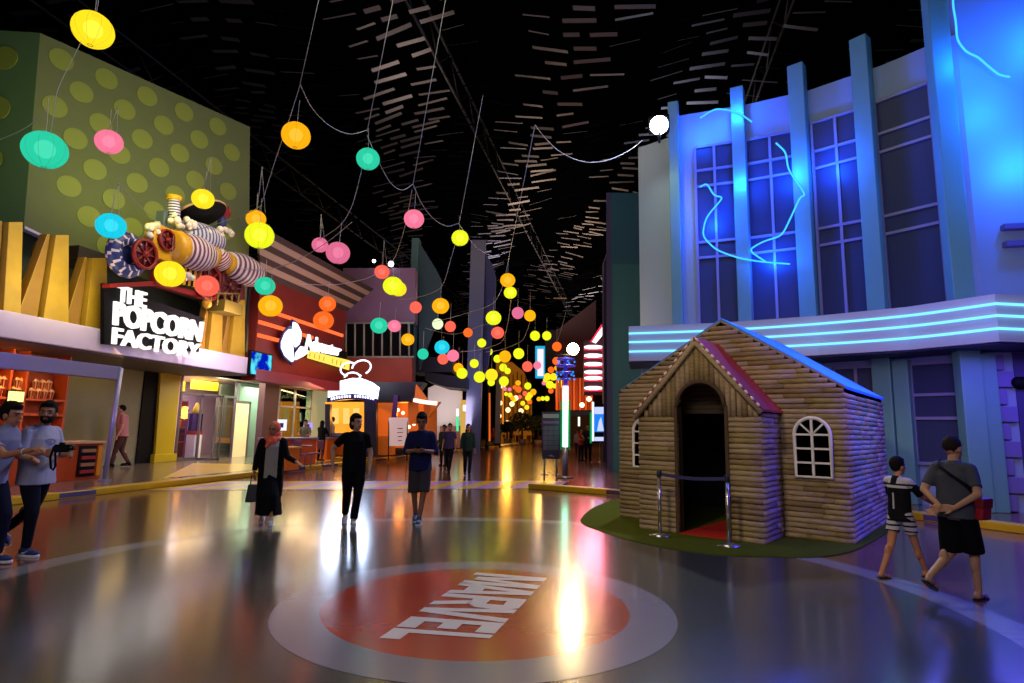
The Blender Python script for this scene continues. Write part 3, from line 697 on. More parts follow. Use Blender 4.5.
# ================================================================ LOG CABIN
rc = random.Random(11)
LOGM = []
for nm, c in (('log_tan', '#a89272'), ('log_brown', '#8c7656'), ('log_ochre', '#9c885c'), ('log_gap', '#2a2018')):
    m = mat(nm, c, .75, spec=.25)
    nt = m.node_tree; bs = nt.nodes['Principled BSDF']; tc = nt.nodes.new('ShaderNodeTexCoord'); mp_ = nt.nodes.new('ShaderNodeMapping')
    mp_.inputs['Scale'].default_value = (3, 3, 22); n = nt.nodes.new('ShaderNodeTexNoise'); n.inputs['Scale'].default_value = 2.5; n.inputs['Detail'].default_value = 5
    mx = nt.nodes.new('ShaderNodeMixRGB'); cc = srgb(c); mx.inputs[1].default_value = (*[x*.35 for x in cc], 1); mx.inputs[2].default_value = (*[min(1, x*1.45) for x in cc], 1)
    nt.links.new(tc.outputs['Object'], mp_.inputs[0]); nt.links.new(mp_.outputs[0], n.inputs['Vector']); nt.links.new(n.outputs['Fac'], mx.inputs[0]); nt.links.new(mx.outputs[0], bs.inputs['Base Color'])
    LOGM.append(m)
Rf = V((3.13, 9.75, 0)); ud = V((.880, -.475, 0)).normalized(); vd = V((-ud.y, ud.x, 0))
Lf_ = onp(621, 520, Rf, vd); Lf_.z = 0; Wd = (Rf-Lf_).dot(ud); Bk = onp(890, 527, Rf, ud); Dp = (Bk-Rf).dot(vd)
zE = onp(847, 388, Rf, vd).z; zA = onp(721, 322, Rf, vd).z; xA = (onp(721, 322, Rf, vd)-Lf_).dot(ud)
zEl = onp(622, 392, Rf, vd).z
LM = Matrix(((ud.x, vd.x, 0, Lf_.x), (ud.y, vd.y, 0, Lf_.y), (0, 0, 1, 0), (0, 0, 0, 1)))
def loc(px, py, y=0.0):     # local cabin coords of a pixel on the plane v = y
    p = onp(px, py, Lf_+vd*y, vd); return LM.inverted() @ p
cabin = thing('log_cabin', 'small log cabin with arched doorway, white arched windows and red porch roof', 'cabin', tuple(Lf_+ud*Wd/2+vd*Dp/2))
def logrow(b, M, x0, x1, z, r, axis='x', outsign=-1):
    """half-round log from x0 to x1 at height z bulging out of the wall plane"""
    x = x0; 
    while x < x1-.01:
        L = min(rc.uniform(.5, 1.3), x1-x)
        if x1-x-L < .15: L = x1-x
        rr = r*rc.uniform(.93, 1.05); mi = rc.choice((0, 0, 1, 2)); dz = rc.uniform(-.004, .004); dz2 = rc.uniform(-.006, .006)
        n = 6; vs = []
        for xx, d_z in ((x, dz), (x+L, dz2)):
            for k in range(n+1):
                a = PI*k/n; o = -math.sin(a)*rr*.75; h = math.cos(a)*rr
                if axis == 'x': vs.append(M @ V((xx, o, z+h+d_z)))
                else: vs.append(M @ V((z+h+d_z, o, xx)))
        fs = [(k, k+1, n+2+k, n+1+k) for k in range(n)]+[tuple(range(n+1)), tuple(range(n+1, 2*n+2))[::-1]]
        b.add(vs, fs, mi, True); x += L
def logwall(name, M, W, top, holes=(), r=.048, z0=0.0, parent=None, thick=.08):
    r *= .84
    """logs across 0..W; top(x) height; holes: list of f(z)->(x0,x1) or None"""
    b = MB(); z = z0+r; zmax = max(top(W*i/20) for i in range(21))
    while z < zmax-.01:
        xs_ = [W*i/200 for i in range(201) if top(W*i/200) >= z]
        if xs_:
            segs = [(xs_[0], xs_[-1])]
            for h in holes:
                q = h(z)
                if q:
                    ns = []
                    for a, c in segs:
                        if q[0] > a: ns.append((a, min(c, q[0])))
                        if q[1] < c: ns.append((max(a, q[1]), c))
                        if q[1] <= a or q[0] >= c: ns = ns+[(a, c)] if (a, c) not in ns else ns
                    segs = [s_ for s_ in ns if s_[1]-s_[0] > .01]
            for a, c in segs:
                logrow(b, M, a, c, z, r)
                b.box((a, .0, z-r), (c, thick, z+r), 3, M)
        z += 2*r*.97
    return b.build(name, LOGM, parent)
def gable(W, zl, zr, xa, za): return lambda x: zl+(za-zl)*x/xa if x < xa else za+(zr-za)*(x-xa)/(W-xa)
def arch_hole(x0, x1, zb, zs):      # door or window with round head
    r = (x1-x0)/2; c = (x0+x1)/2
    def f(z):
        if z < zb: return None
        if z <= zs: return (x0, x1)
        if z < zs+r: w = math.sqrt(r*r-(z-zs)**2); return (c-w, c+w)
        return None
    return f
# porch geometry
PRc = gnd(765, 545); pl_ = LM.inverted() @ PRc; py_ = pl_.y; pxr = pl_.x
pxl = loc(641, 528, py_).x; Wp = pxr-pxl
pA = loc(697, 341, py_); pEr = loc(763, 411, py_).z; pEl = loc(643, 417, py_).z
dx0, dx1 = loc(679, 460, py_).x, loc(727, 470, py_).x; dzt = loc(702, 382, py_).z
# windows
w0, w1 = loc(796, 450).x, loc(832, 450).x; wb = loc(815, 477).z; wt_ = loc(813, 418).z
Wr = (w1-w0); ws = wt_-Wr/2
v1 = loc(636, 440).x; v0 = v1
vw0, vw1 = loc(635, 440).x, loc(635, 440).x+Wr; 
T = gable(Wd, zEl, zE, xA, zA)
logwall('front_wall', LM, Wd, T, [arch_hole(w0, w1, wb, ws), arch_hole(vw0, vw1, wb, ws), lambda z: (pxl+.25, pxr-.25) if z < 1.9 else None], parent=cabin)
MR = LM @ Matrix.Translation((Wd, 0, 0)) @ Matrix.Rotation(PI/2, 4, 'Z')
logwall('side_wall', MR, Dp, lambda x: zE-.02, parent=cabin)
MLf = LM @ Matrix.Translation((0, Dp, 0)) @ Matrix.Rotation(-PI/2, 4, 'Z')
logwall('side_wall', MLf, Dp, lambda x: zEl-.02, parent=cabin)
MB_ = LM @ Matrix.Translation((Wd, Dp, 0)) @ Matrix.Rotation(PI, 4, 'Z')
logwall('back_wall', MB_, Wd, gable(Wd, zE, zEl, Wd-xA, zA), parent=cabin)
# roof slopes
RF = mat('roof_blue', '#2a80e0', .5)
def slope(name, x0, z0, x1, z1, y0, y1, m, t=.05, M=LM):
    b = MB(); P = [M @ V(p) for p in ((x0, y0, z0), (x1, y0, z1), (x1, y1, z1), (x0, y1, z0))]
    return b.prism(P, V((0, 0, t))).build(name, m, cabin, bevel=.01)
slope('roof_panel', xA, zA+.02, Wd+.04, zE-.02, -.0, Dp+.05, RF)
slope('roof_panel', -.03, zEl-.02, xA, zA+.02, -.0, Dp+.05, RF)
# edge logs and rope on the gable
EDG = LOGM[0]
b = MB(); b.tube([LM @ V((-.02, -.0, zEl)), LM @ V((xA, -.0, zA+.01))], .02, 8); b.tube([LM @ V((xA, -.0, zA+.01)), LM @ V((Wd+.02, -.0, zE))], .02, 8); b.build('gable_edge', LOGM[1], cabin)
# porch
PM = LM @ Matrix.Translation((pxl, py_, 0)); pdep = -py_; xa = pA.x-pxl
rD = (dx1-dx0)/2; dzs = dzt-rD
hole = arch_hole(dx0-pxl, dx1-pxl, -1, dzs)
cx_ = (dx0+dx1)/2-pxl
def half(z): return rD if z <= dzs else (math.sqrt(rD*rD-(z-dzs)**2) if z < dzs+rD else 0)
logwall('porch_wall', PM, cx_, lambda x: min(pEl, pEr), [lambda z: (cx_-half(z), cx_+.01)], parent=cabin)
logwall('porch_wall', PM @ Matrix.Translation((cx_, 0, 0)), Wp-cx_, lambda x: min(pEl, pEr), [lambda z: (-.01, half(z))], parent=cabin)
b = MB(); r = .04; x = r
while x < Wp:
    zt = gable(Wp, pEl, pEr, xa, pA.z)(x)-.02; zb = min(pEl, pEr)
    c = (dx0+dx1)/2-pxl
    if abs(x-c) < rD: zb = max(zb, dzs+math.sqrt(max(0, rD*rD-(x-c)**2)))
    if zt > zb+.03:
        logrow(b, PM, zb, zt, x, r, axis='z'); b.box((x-r, 0, zb), (x+r, .06, zt), 3, PM)
    x += 2*r
b.build('porch_gable', LOGM, cabin)
logwall('porch_side_wall', PM @ Matrix.Translation((Wp, 0, 0)) @ Matrix.Rotation(PI/2, 4, 'Z'), pdep, lambda x: pEr-.02, parent=cabin)
logwall('porch_side_wall', PM @ Matrix.Translation((0, pdep, 0)) @ Matrix.Rotation(-PI/2, 4, 'Z'), pdep, lambda x: pEl-.02, parent=cabin)
RRF = mat('red_roof', '#9c1c20', .55, vary=.1)
slope('porch_roof', xa, pA.z+.03, Wp+.07, pEr-.01, -.04, pdep, RRF, .035, PM); slope('porch_roof', -.07, pEl-.01, xa, pA.z+.03, -.04, pdep, RRF, .035, PM)
b = MB(); b.tube([PM @ V((-.05, -.08, pEl-.03)), PM @ V((xa, -.08, pA.z-.03))], .042, 10); b.tube([PM @ V((xa, -.08, pA.z-.03)), PM @ V((Wp+.05, -.08, pEr-.03))], .042, 10)
b.build('porch_bargeboard', LOGM[0], cabin)
RP = mat('rope_white', '#e8d8c8', .6); 
for (A_, B_) in ((V((-.06, -.11, pEl+.04)), V((xa, -.11, pA.z+.05))), (V((xa, -.11, pA.z+.05)), V((Wp+.06, -.11, pEr+.04)))):
    b = MB(); n = 12
    for k in range(n):
        a, c = A_.lerp(B_, (k+.2)/n), A_.lerp(B_, (k+.75)/n); b.tube([PM @ a, PM @ a.lerp(c, .5), PM @ c], [.012, .024, .012], 8)
    b.tube([PM @ A_, PM @ B_], .012, 6, 1)
    b.build('rope_trim', [RP, mat('rope_red', '#a04038', .6)], cabin)
# doorway lining, dark interior, red carpet
b = MB()
for xx in (dx0-pxl, dx1-pxl):
    s_ = -.05 if xx < Wp/2 else 0.0; b.box((xx+s_, -.05, 0), (xx+s_+.05, .14, dzs), 0, PM)
b.tube([PM @ V((cx_+(rD+.0)*math.cos(PI*k/20), -.045, dzs+(rD+.0)*math.sin(PI*k/20))) for k in range(21)], .032, 8)
b.build('door_lining', mat('lining_dark', '#4a3626', .8), cabin)
CARPET = mat('red_carpet', '#b81408', .85, bump=.2, bscale=120)
b = MB(); b.box((dx0-pxl+.0, -.05, .004), (dx1-pxl, pdep+.9, .02), 0, PM); tag(b.build('carpet', CARPET), 'red carpet inside the arched cabin doorway', 'carpet')
INT = mat('interior_shade', '#0a0808', .95)  # near black colour stands in for the shade inside the cabin
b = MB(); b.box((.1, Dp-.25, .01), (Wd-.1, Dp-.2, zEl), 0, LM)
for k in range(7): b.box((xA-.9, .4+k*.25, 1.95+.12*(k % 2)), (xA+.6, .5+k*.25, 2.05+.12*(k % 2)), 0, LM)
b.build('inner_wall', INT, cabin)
# white arched windows
WF = mat('window_white', '#e4e0dc', .5)
def win(x0, x1):
    c = (x0+x1)/2; r = (x1-x0)/2; b = MB(); P = []
    for k in range(17): a = PI-PI*k/16; P.append(LM @ V((c+r*math.cos(a), -.06, ws+r*math.sin(a))))
    b.tube([LM @ V((x0, -.06, wb))]+P+[LM @ V((x1, -.06, wb))], .028, 8, closed=True)
    for xx in (c,): b.box((xx-.018, -.08, wb), (xx+.018, -.04, ws+r), 0, LM)
    for z in (wb+(ws-wb)/3, wb+2*(ws-wb)/3, ws): b.box((x0, -.08, z-.015), (x1, -.04, z+.015), 0, LM)
    for a in (PI/4, 3*PI/4): b.tube([LM @ V((c, -.06, ws)), LM @ V((c+r*math.cos(a), -.06, ws+r*math.sin(a)))], .016, 6)
    f = b.build('window_frame', WF, cabin)
    ps = [LM @ V((x0, .02, wb)), LM @ V((x1, .02, wb))]+[LM @ V((c+r*math.cos(PI*k/12), .02, ws+r*math.sin(PI*k/12))) for k in range(13)]
    MB().prism(ps, vd*.01).build('pane', glass('cabin_glass', '#8a8078', .12), f)
    MB().prism([p+vd*.22 for p in ps], vd*.01).build('curtain', mat('curtain_plum', '#241620', .9), f)
win(w0, w1); win(vw0, vw1)
# green turf mat with a lobed outline
TURF = mat('green_turf', '#4a5210', .95, bump=.6, bscale=90, vary=.2, vscale=6, spec=.05)
out = [gnd(*p) for p in [(581, 519), (592, 509), (606, 503), (622, 500)]]+[Bk+V((-3.2, 1.2, 0)), Bk+V((.1, .2, 0)), gnd(893, 528), gnd(872, 542), gnd(848, 553), gnd(810, 558), gnd(770, 557), gnd(727, 556), gnd(690, 552), gnd(655, 546), gnd(620, 538), gnd(597, 530), gnd(584, 525)]
pts = []
nP = len(out)
for i in range(nP):
    p0, p1, p2, p3 = out[i-1], out[i], out[(i+1) % nP], out[(i+2) % nP]
    for t in (0, .25, .5, .75):
        pts.append(.5*((2*p1)+(p2-p0)*t+(2*p0-5*p1+4*p2-p3)*t*t+(3*p1-p0-3*p2+p3)*t**3))
for p in pts: p.z = .003
b = MB().prism([V((p.x, p.y, .003)) for p in pts], V((0, 0, .009))); tag(b.build('turf_mat', TURF), 'green artificial turf mat spread under and around the log cabin', 'mat')
# queue barrier in front of the doorway
CHR = mat('chrome', '#c8c4bc', .22, metal=.9)
def stanch(px, py, lab):
    p = gnd(px, py, .012); t = thing('queue_post', lab, 'barrier post', tuple(p))
    M = Matrix.Translation(p)
    MB().lathe([(.001, 0), (.16, 0), (.16, .015), (.06, .035), (.03, .05), (.001, .05)], 28, M=M).build('base', CHR, t)
    MB().lathe([(.028, .04), (.028, .9), (.001, .9)], 14, M=M).build('pole', CHR, t)
    MB().lathe([(.034, .86), (.036, .87), (.036, .95), (.03, .965), (.001, .97)], 14, M=M).build('belt_head', mat('black_plastic', '#18181c', .4), t)
    return t, p
qa, pa = stanch(660, 536, 'chrome queue post before the cabin, the one farther from the round window')
qa['label'] = 'chrome queue post at the doorway side under the porch bargeboard foot'
qb, pb_ = stanch(729, 546, 'chrome queue post beside the porch corner, nearest the red carpet edge')
pa, pb_ = pa+V((0, 0, .91)), pb_+V((0, 0, .91)); d = (pb_-pa); e = d.normalized()*.03; b = MB()
n = 10
for k in range(n):
    a, c = pa+e+(d-2*e)*k/n, pa+e+(d-2*e)*(k+1)/n; sg1, sg2 = -.03*math.sin(PI*k/n), -.03*math.sin(PI*(k+1)/n)
    b.prism([a+V((0, 0, sg1-.025)), c+V((0, 0, sg2-.025)), c+V((0, 0, sg2+.025)), a+V((0, 0, sg1+.025))], vd*.003)
b.build('belt', mat('belt_navy', '#2c2a60', .7), qa)
qa['label'] = 'chrome queue post with navy belt, beside the half hidden cabin window'
qb['label'] = 'chrome queue post where the navy belt ends, at the cabin porch corner'

# ================================================================ BLUE BUILDING
WALLC = mat('pale_blue_wall', '#98a6b0', .55, vary=.06, vscale=.5)
TEAL = mat('teal_pilaster', '#6a9a88', .5, vary=.05)
WINB = mat('dark_window_glass', '#323850', .45, spec=.3)
MULL = mat('pale_mullion', '#8a8096', .4)
nodes = [V((*at(640, 300, 18.7)[:2], 0)), V((1.54, 17.99, 0)), V((3.45, 17.64, 0)), V((5.06, 17.13, 0)), V((6.59, 16.19, 0)), V((7.85, 15.10, 0)), V((12.5, 15.0, 0))]
ZT = 11.5
bb = thing('blue_building', 'blue lit curved building with teal pilasters and tall dark windows', 'building', (5, 17, 0))
def seg_out(a, c): d = (c-a).normalized(); n = V((d.y, -d.x, 0)); return d, n
b = MB()
for i in range(len(nodes)-1):
    a, c = nodes[i], nodes[i+1]; d, n = seg_out(a, c)
    tops = 10.65 if i == 0 else ZT-.9 if i < 5 else 15.5
    b.hexa([a, c, c-n*.4, a-n*.4], [p+V((0, 0, tops)) for p in (a, c, c-n*.4, a-n*.4)])
b.build('wall', WALLC, bb)
# windows of bays 1..4, upper floor; z levels measured
def bay(i, px0, px1, z0, z1, hz, vmid, name='window', dn=.03):
    a, c = nodes[i], nodes[i+1]; d, n = seg_out(a, c)
    A = onp(px0, 300, a, n); B = onp(px1, 300, a, n); A.z = B.z = 0; L = (B-A).length; up = lambda z: V((0, 0, z))
    g = MB(); g.prism([A+n*.01+up(z0), B+n*.01+up(z0), B+n*.01+up(z1), A+n*.01+up(z1)], n*.03); w = g.build(name, WINB, bb)
    f = MB()
    def barh(z, h=.035): f.hexa([A+n*.03+up(z-h), B+n*.03+up(z-h), B+n*.10+up(z-h), A+n*.10+up(z-h)], [A+n*.03+up(z+h), B+n*.03+up(z+h), B+n*.10+up(z+h), A+n*.10+up(z+h)])
    def barv(s, h=.035): p = A+d*s; f.hexa([p-d*h+n*.03+up(z0), p+d*h+n*.03+up(z0), p+d*h+n*.1+up(z0), p-d*h+n*.1+up(z0)], [p-d*h+n*.03+up(z1), p+d*h+n*.03+up(z1), p+d*h+n*.1+up(z1), p-d*h+n*.1+up(z1)])
    for z in (z0, z1, *hz): barh(z)
    for s in (0, L, *[L*v for v in vmid]): barv(s)
    f.build('mullions', MULL, w)
HZ = (6.65, 7.12, 8.85, 9.35)
bay(1, 699, 739, 4.5, 10.1, HZ, (.5,)); bay(2, 752, 803, 4.5, 10.1, HZ, (.5,)); bay(3, 822, 873, 4.5, 10.2, HZ, (.5,)); bay(4, 890, 949, 4.5, 10.25, HZ, ())
bay(3, 838, 893, .9, 3.35, (2.7,), (.5,)) if False else None
bay(4, 906, 962, .95, 3.3, (2.55, 2.0), ()); bay(4, 886, 893, .95, 3.3, (2.55,), ()); bay(3, 830, 874, .95, 3.3, (2.6,), (.5,))
def pil(px, i, w, zt, dep=.35, z0=0.0, name='pilaster'):
    a, c = nodes[i], nodes[i+1]; d, n = seg_out(a, c); P = onp(px, 300, a, n); P.z = 0
    b = MB(); q = [P-d*w/2, P+d*w/2, P+d*w/2+n*dep, P-d*w/2+n*dep]
    b.hexa([p+V((0, 0, z0)) for p in q], [p+V((0, 0, zt)) for p in q]); return b.build(name, TEAL, bb, bevel=.02)
pil(678, 1, .3, 11.6, .3); pil(746, 2, .36, 11.7); pil(811, 3, .42, 12.0); pil(881, 4, .42, 12.15); pil(957, 5, .42, 12.5) 
pil(899, 4, .34, 3.4, .3); pil(972, 5, .42, 3.4, .3)
# parapet coping between pilasters follows the wall
b = MB()
for i in range(1, 5):
    a, c = nodes[i], nodes[i+1]; d, n = seg_out(a, c); b.hexa([p+V((0, 0, ZT-.9)) for p in (a+n*.0, c+n*.0, c-n*.4, a-n*.4)], [p+V((0, 0, ZT-.25)) for p in (a, c, c-n*.4, a-n*.4)])
b.build('parapet', WALLC, bb)
# grooves in the far part, quoins
a, c = nodes[5], nodes[6]; d, n = seg_out(a, c)
b = MB()
for z in (5.85, 6.25): b.hexa([a+d*.5+n*.0+V((0, 0, z)), c+V((0, 0, z)), c+n*.18+V((0, 0, z)), a+d*.5+n*.18+V((0, 0, z))], [a+d*.5+V((0, 0, z+.12)), c+V((0, 0, z+.12)), c+n*.18+V((0, 0, z+.12)), a+d*.5+n*.18+V((0, 0, z+.12))])
b.build('ledges', mat('ledge_purple', '#6a5c8c', .5), bb)
b = MB(); A = onp(982, 400, a, n); A.z = 0
for k in range(9):
    w = .62 if k % 2 else .45; z = k*.38; b.hexa([A+n*.01+V((0, 0, z+.02)), A+d*w+n*.01+V((0, 0, z+.02)), A+d*w+n*.1+V((0, 0, z+.02)), A+n*.1+V((0, 0, z+.02))], [A+n*.01+V((0, 0, z+.36)), A+d*w+n*.01+V((0, 0, z+.36)), A+d*w+n*.1+V((0, 0, z+.36)), A+n*.1+V((0, 0, z+.36))])
b.build('quoins', mat('quoin_lilac', '#80709c', .55), bb, bevel=.015)
b = MB(); B_ = A+d*.66
b.hexa([B_+n*.005, c+n*.005, c+n*.03, B_+n*.03], [p+V((0, 0, 3.45)) for p in (B_+n*.005, c+n*.005, c+n*.03, B_+n*.03)]); b.build('block_panel', mat('block_wall_purple', '#4a3c66', .6), bb)
b = MB(); p = onp(1015, 383, a, n)+n*.1; b.tube([p, p+d*1.2], .13, 14); b.ball(p, .13, 14); tag(b.build('wall_lamp', BLACK), 'black tubular lamp on the purple wall under the canopy', 'lamp')
# canopy with three neon lines
cn = [at(629, 362, 16.7), at(720, 360, 15.9), at(820, 355, 14.7), at(910, 350, 13.5), at(1000, 345, 12.1), at(1110, 345, 12.4)]
cn = [V((p.x, p.y, 0)) for p in cn]; wn_ = [nodes[0]+V((-.3, .1, 0)), nodes[1], nodes[3], nodes[4], nodes[5], nodes[6]]
CZ0, CZ1 = 3.5, 4.48
b = MB()
for i in range(5):
    a, c, e, f = cn[i], cn[i+1], wn_[i+1], wn_[i]; b.hexa([p+V((0, 0, CZ0)) for p in (a, c, e, f)], [p+V((0, 0, CZ1)) for p in (a, c, e, f)])
cpy = thing('neon_canopy', 'curved white canopy with three cyan neon lines around the blue building', 'canopy', (4, 15, CZ0))
b.build('fascia', mat('canopy_lilac_white', '#c8c4dc', .45), cpy)
b = MB()
for i in range(5):
    a, c, e, f = cn[i], cn[i+1], wn_[i+1], wn_[i]
    k = lambda p, q_: p+(q_-p)*.06
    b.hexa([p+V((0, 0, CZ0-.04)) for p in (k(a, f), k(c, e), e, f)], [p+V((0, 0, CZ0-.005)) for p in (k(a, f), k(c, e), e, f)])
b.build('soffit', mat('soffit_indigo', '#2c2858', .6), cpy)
def catmull(P, n):
    out = []
    for i in range(len(P)-1):
        p0, p1, p2, p3 = P[max(i-1, 0)], P[i], P[i+1], P[min(i+2, len(P)-1)]
        for t in [k/n for k in range(n)]: out.append(.5*((2*p1)+(p2-p0)*t+(2*p0-5*p1+4*p2-p3)*t*t+(3*p1-p0-3*p2+p3)*t**3))
    return out+[P[-1]]
NB = glow('neon_cyan', '#78d8ff', 1.6)
smooth = []
for i in range(4):
    for t in range(4): smooth.append(cn[i].lerp(cn[i+1], t/4))
smooth.append(cn[4]); cam2 = V((0, 0, 0))
for fz in (.78, .53, .26):
    P = [p+(cam2-p).normalized()*.07+V((0, 0, CZ0+(CZ1-CZ0)*fz)) for p in cn]
    P = catmull(P[:5], 8)+[P[5]]
    MB().tube(P, .028, 8).build('neon_tube', NB, cpy)
# tall teal tower beyond and grey tower panel
t0, t1 = at(607, 400, 24), at(641, 400, 24); t0.z = t1.z = 0; dd = (t1-t0).normalized(); nn = t0.normalized()
tw = thing('teal_tower', 'tall plain teal tower with purple edge behind the cabin gable', 'tower', (t0.x, t0.y, 0))
MB().hexa([t0+dd*.2, t1+dd*1.5, t1+dd*1.5+nn*3, t0+dd*.2+nn*3], [p+V((0, 0, 11.5)) for p in (t0+dd*.2, t1+dd*1.5, t1+dd*1.5+nn*3, t0+dd*.2+nn*3)]).build('shaft', mat('tower_teal', '#2c5c78', .5), tw)
MB().hexa([t0, t0+dd*.2, t0+dd*.2+nn*3, t0+nn*3], [p+V((0, 0, 11.5)) for p in (t0, t0+dd*.2, t0+dd*.2+nn*3, t0+nn*3)]).build('purple_edge', mat('edge_purple', '#4a4070', .6), tw)
MB().hexa([t0+dd*.25-nn*.04, t1+dd*1.5-nn*.04, t1+dd*1.5, t0+dd*.25], [p+V((0, 0, 8.4)) for p in (t0+dd*.25-nn*.04, t1+dd*1.5-nn*.04, t1+dd*1.5, t0+dd*.25)]).build('lower_cladding', mat('teal_cladding', '#3c6e80', .5), tw)
# flood light on the tower corner
fl = at(659, 125, 17.6)
ft = thing('flood_light', 'dazzling white flood light at the top of the grey tower panel', 'flood light', tuple(fl-V((0, 0, .3))))
tocam = (V((0, 3, 0))-fl).normalized(); M = Matrix.Translation(fl) @ tocam.to_track_quat('Z', 'Y').to_matrix().to_4x4()
MB().box((-.3, -.25, -.25), (.3, .25, .0), 0, M).build('housing', BLACK, ft, bevel=.03)
b = MB(); b.lathe([(.001, .005), (.26, .005), (.26, .03), (.001, .03)], 24, M=M); b.build('lamp_lens', glow('flood_glow', '#f0f4ff', 40), ft)
MB().tube([fl-V((0, 0, .25)), fl-V((0, 0, .55))], .04, 8).build('bracket', BLACK, ft)
# blue neon strands left on the facade
NBL = glow('neon_blue', '#38a8ff', 2.0)
def strand(lab, pts, d, r=.022):
    P = []
    for i in range(len(pts)-1):
        for t in range(6): P.append((pts[i][0]+(pts[i+1][0]-pts[i][0])*t/6, pts[i][1]+(pts[i+1][1]-pts[i][1])*t/6))
    P.append(pts[-1])
    for _ in range(4): P = [P[0]]+[((P[i-1][0]+2*P[i][0]+P[i+1][0])/4, (P[i-1][1]+2*P[i][1]+P[i+1][1])/4) for i in range(1, len(P)-1)]+[P[-1]]
    return tag(MB().tube([wallpt(x, y, d) for x, y in P], r, 8).build('neon_strand', NBL), lab, 'neon light')
def dwall(x):
    K = ((640, 18.9), (678, 18.6), (745, 17.9), (808, 17.1), (880, 15.9), (955, 14.6), (1100, 14.2))
    for (a, da), (c, dc) in zip(K, K[1:]):
        if x <= c: return da+(dc-da)*(x-a)/(c-a)
    return 14.2
def wallpt(px, py, off):
    for i in range(1, 6):
        a, c = nodes[i], nodes[i+1]; d, n = seg_out(a, c); p = onp(px, py, a+n*off, n); s = (p-a).dot(d)
        if s <= (c-a).length or i == 5: return p
dw = .42
strand('blue neon strand looping low between the first and second tall windows', [(700, 187), (707, 183), (714, 196), (724, 197), (706, 217), (702, 236), (716, 250), (738, 258), (762, 262), (790, 264)], dw)
strand('long blue neon strand zigzagging down the second tall window', [(776, 143), (786, 152), (788, 170), (806, 195), (800, 197), (792, 215), (782, 236), (764, 241), (748, 250), (766, 262)], dw)
strand('blue neon arc curling over the top of the second window', [(700, 118), (716, 108), (738, 112), (752, 122)], dw)
strand('blue neon curve on the far wall near the building corner, highest of all', [(953, -14), (953, 6), (956, 22), (957, 40), (966, 52), (978, 57), (988, 66), (999, 75), (1010, 77)], .4)
# ================================================================ MIDDLE DISTANCE
fw3 = fw
rtv = V((fw.y, -fw.x, 0))
def panel(name, pts, d, depth, m, parent=None, ground=False):
    P = [at(x, y, d) for x, y in pts]
    if ground:
        for p, (x, y) in zip(P, pts):
            if y > 430: p.z = 0
    return MB().prism(P, fw*depth).build(name, m, parent)
def bxp(b, x0, y0, x1, y1, d, depth=.3, mi=0):
    P = [at(x0, y1, d), at(x1, y1, d), at(x1, y0, d), at(x0, y0, d)]; b.prism(P, fw*depth, mi); return b
# purple wall, railing, orange panel
w_ = panel('wall_purple', [(343, 322), (415, 322), (415, 268), (343, 268)], 33, 1.0, mat('plum_wall', '#7a5878', .6, vary=.08)); struct(w_)
rl = thing('balcony', 'dark balcony with thin pale railing bars above the orange wall', 'balcony', tuple(at(378, 357, 32)))
b = MB(); bxp(b, 345, 322, 412, 358, 33.5, .5); b.build('recess', BLACK, rl)  # black box stands for the shade in the void behind the railing
b = MB()
for k in range(8): x = 346+k*9; b.tube([at(x, 358, 32), at(x, 323, 32)], .05, 6)
b.tube([at(344, 323, 32), at(414, 323, 32)], .05, 6); b.tube([at(344, 357, 32), at(414, 357, 32)], .06, 6); b.build('railing', mat('railing_pale', '#8c8c86', .4), rl)
struct(panel('wall_orange', [(330, 385), (412, 385), (412, 357), (330, 357)], 32, .8, mat('orange_red_wall', '#8c2c12', .5, vary=.5, vscale=.8)))
aw = thing('black_awning', 'black sloping awning above the orange snack kiosk', 'awning', tuple(at(400, 402, 27)))
panel('awning', [(372, 402), (410, 402), (424, 382), (372, 382)], 27, 1.2, mat('awning_black', '#0e0c14', .4), aw)
# snack counter under the arched sign
sk = thing('snack_kiosk', 'warmly lit orange snack kiosk under the white arched sign', 'kiosk', tuple(gnd(350, 456, .12)))
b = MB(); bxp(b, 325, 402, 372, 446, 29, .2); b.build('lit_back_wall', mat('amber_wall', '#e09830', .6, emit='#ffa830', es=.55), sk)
b = MB(); bxp(b, 325, 404, 330, 456, 26.2, .3); b.build('pillar', mat('kiosk_pillar_navy', '#1c1a30', .5), sk)
b = MB(); bxp(b, 364, 400, 376, 456, 26.2, .4); b.build('pillar', mat('kiosk_pillar_navy', '#1c1a30', .5), sk)
b = MB()
for x in (332, 343, 353): bxp(b, x, 408, x+6, 424, 28.8, .1)
b.build('lit_shelves', glow('amber_glow', '#ffd070', 1.1), sk)
b = MB(); bxp(b, 329, 436, 366, 455, 26.5, .8); b.build('counter', mat('cnt_orange2', '#c85a14', .4), sk)
b = MB(); bxp(b, 329, 433, 366, 436, 26.4, .9); b.build('counter_top', mat('cnt_top#6a6a88', '#6a6a88'), sk)
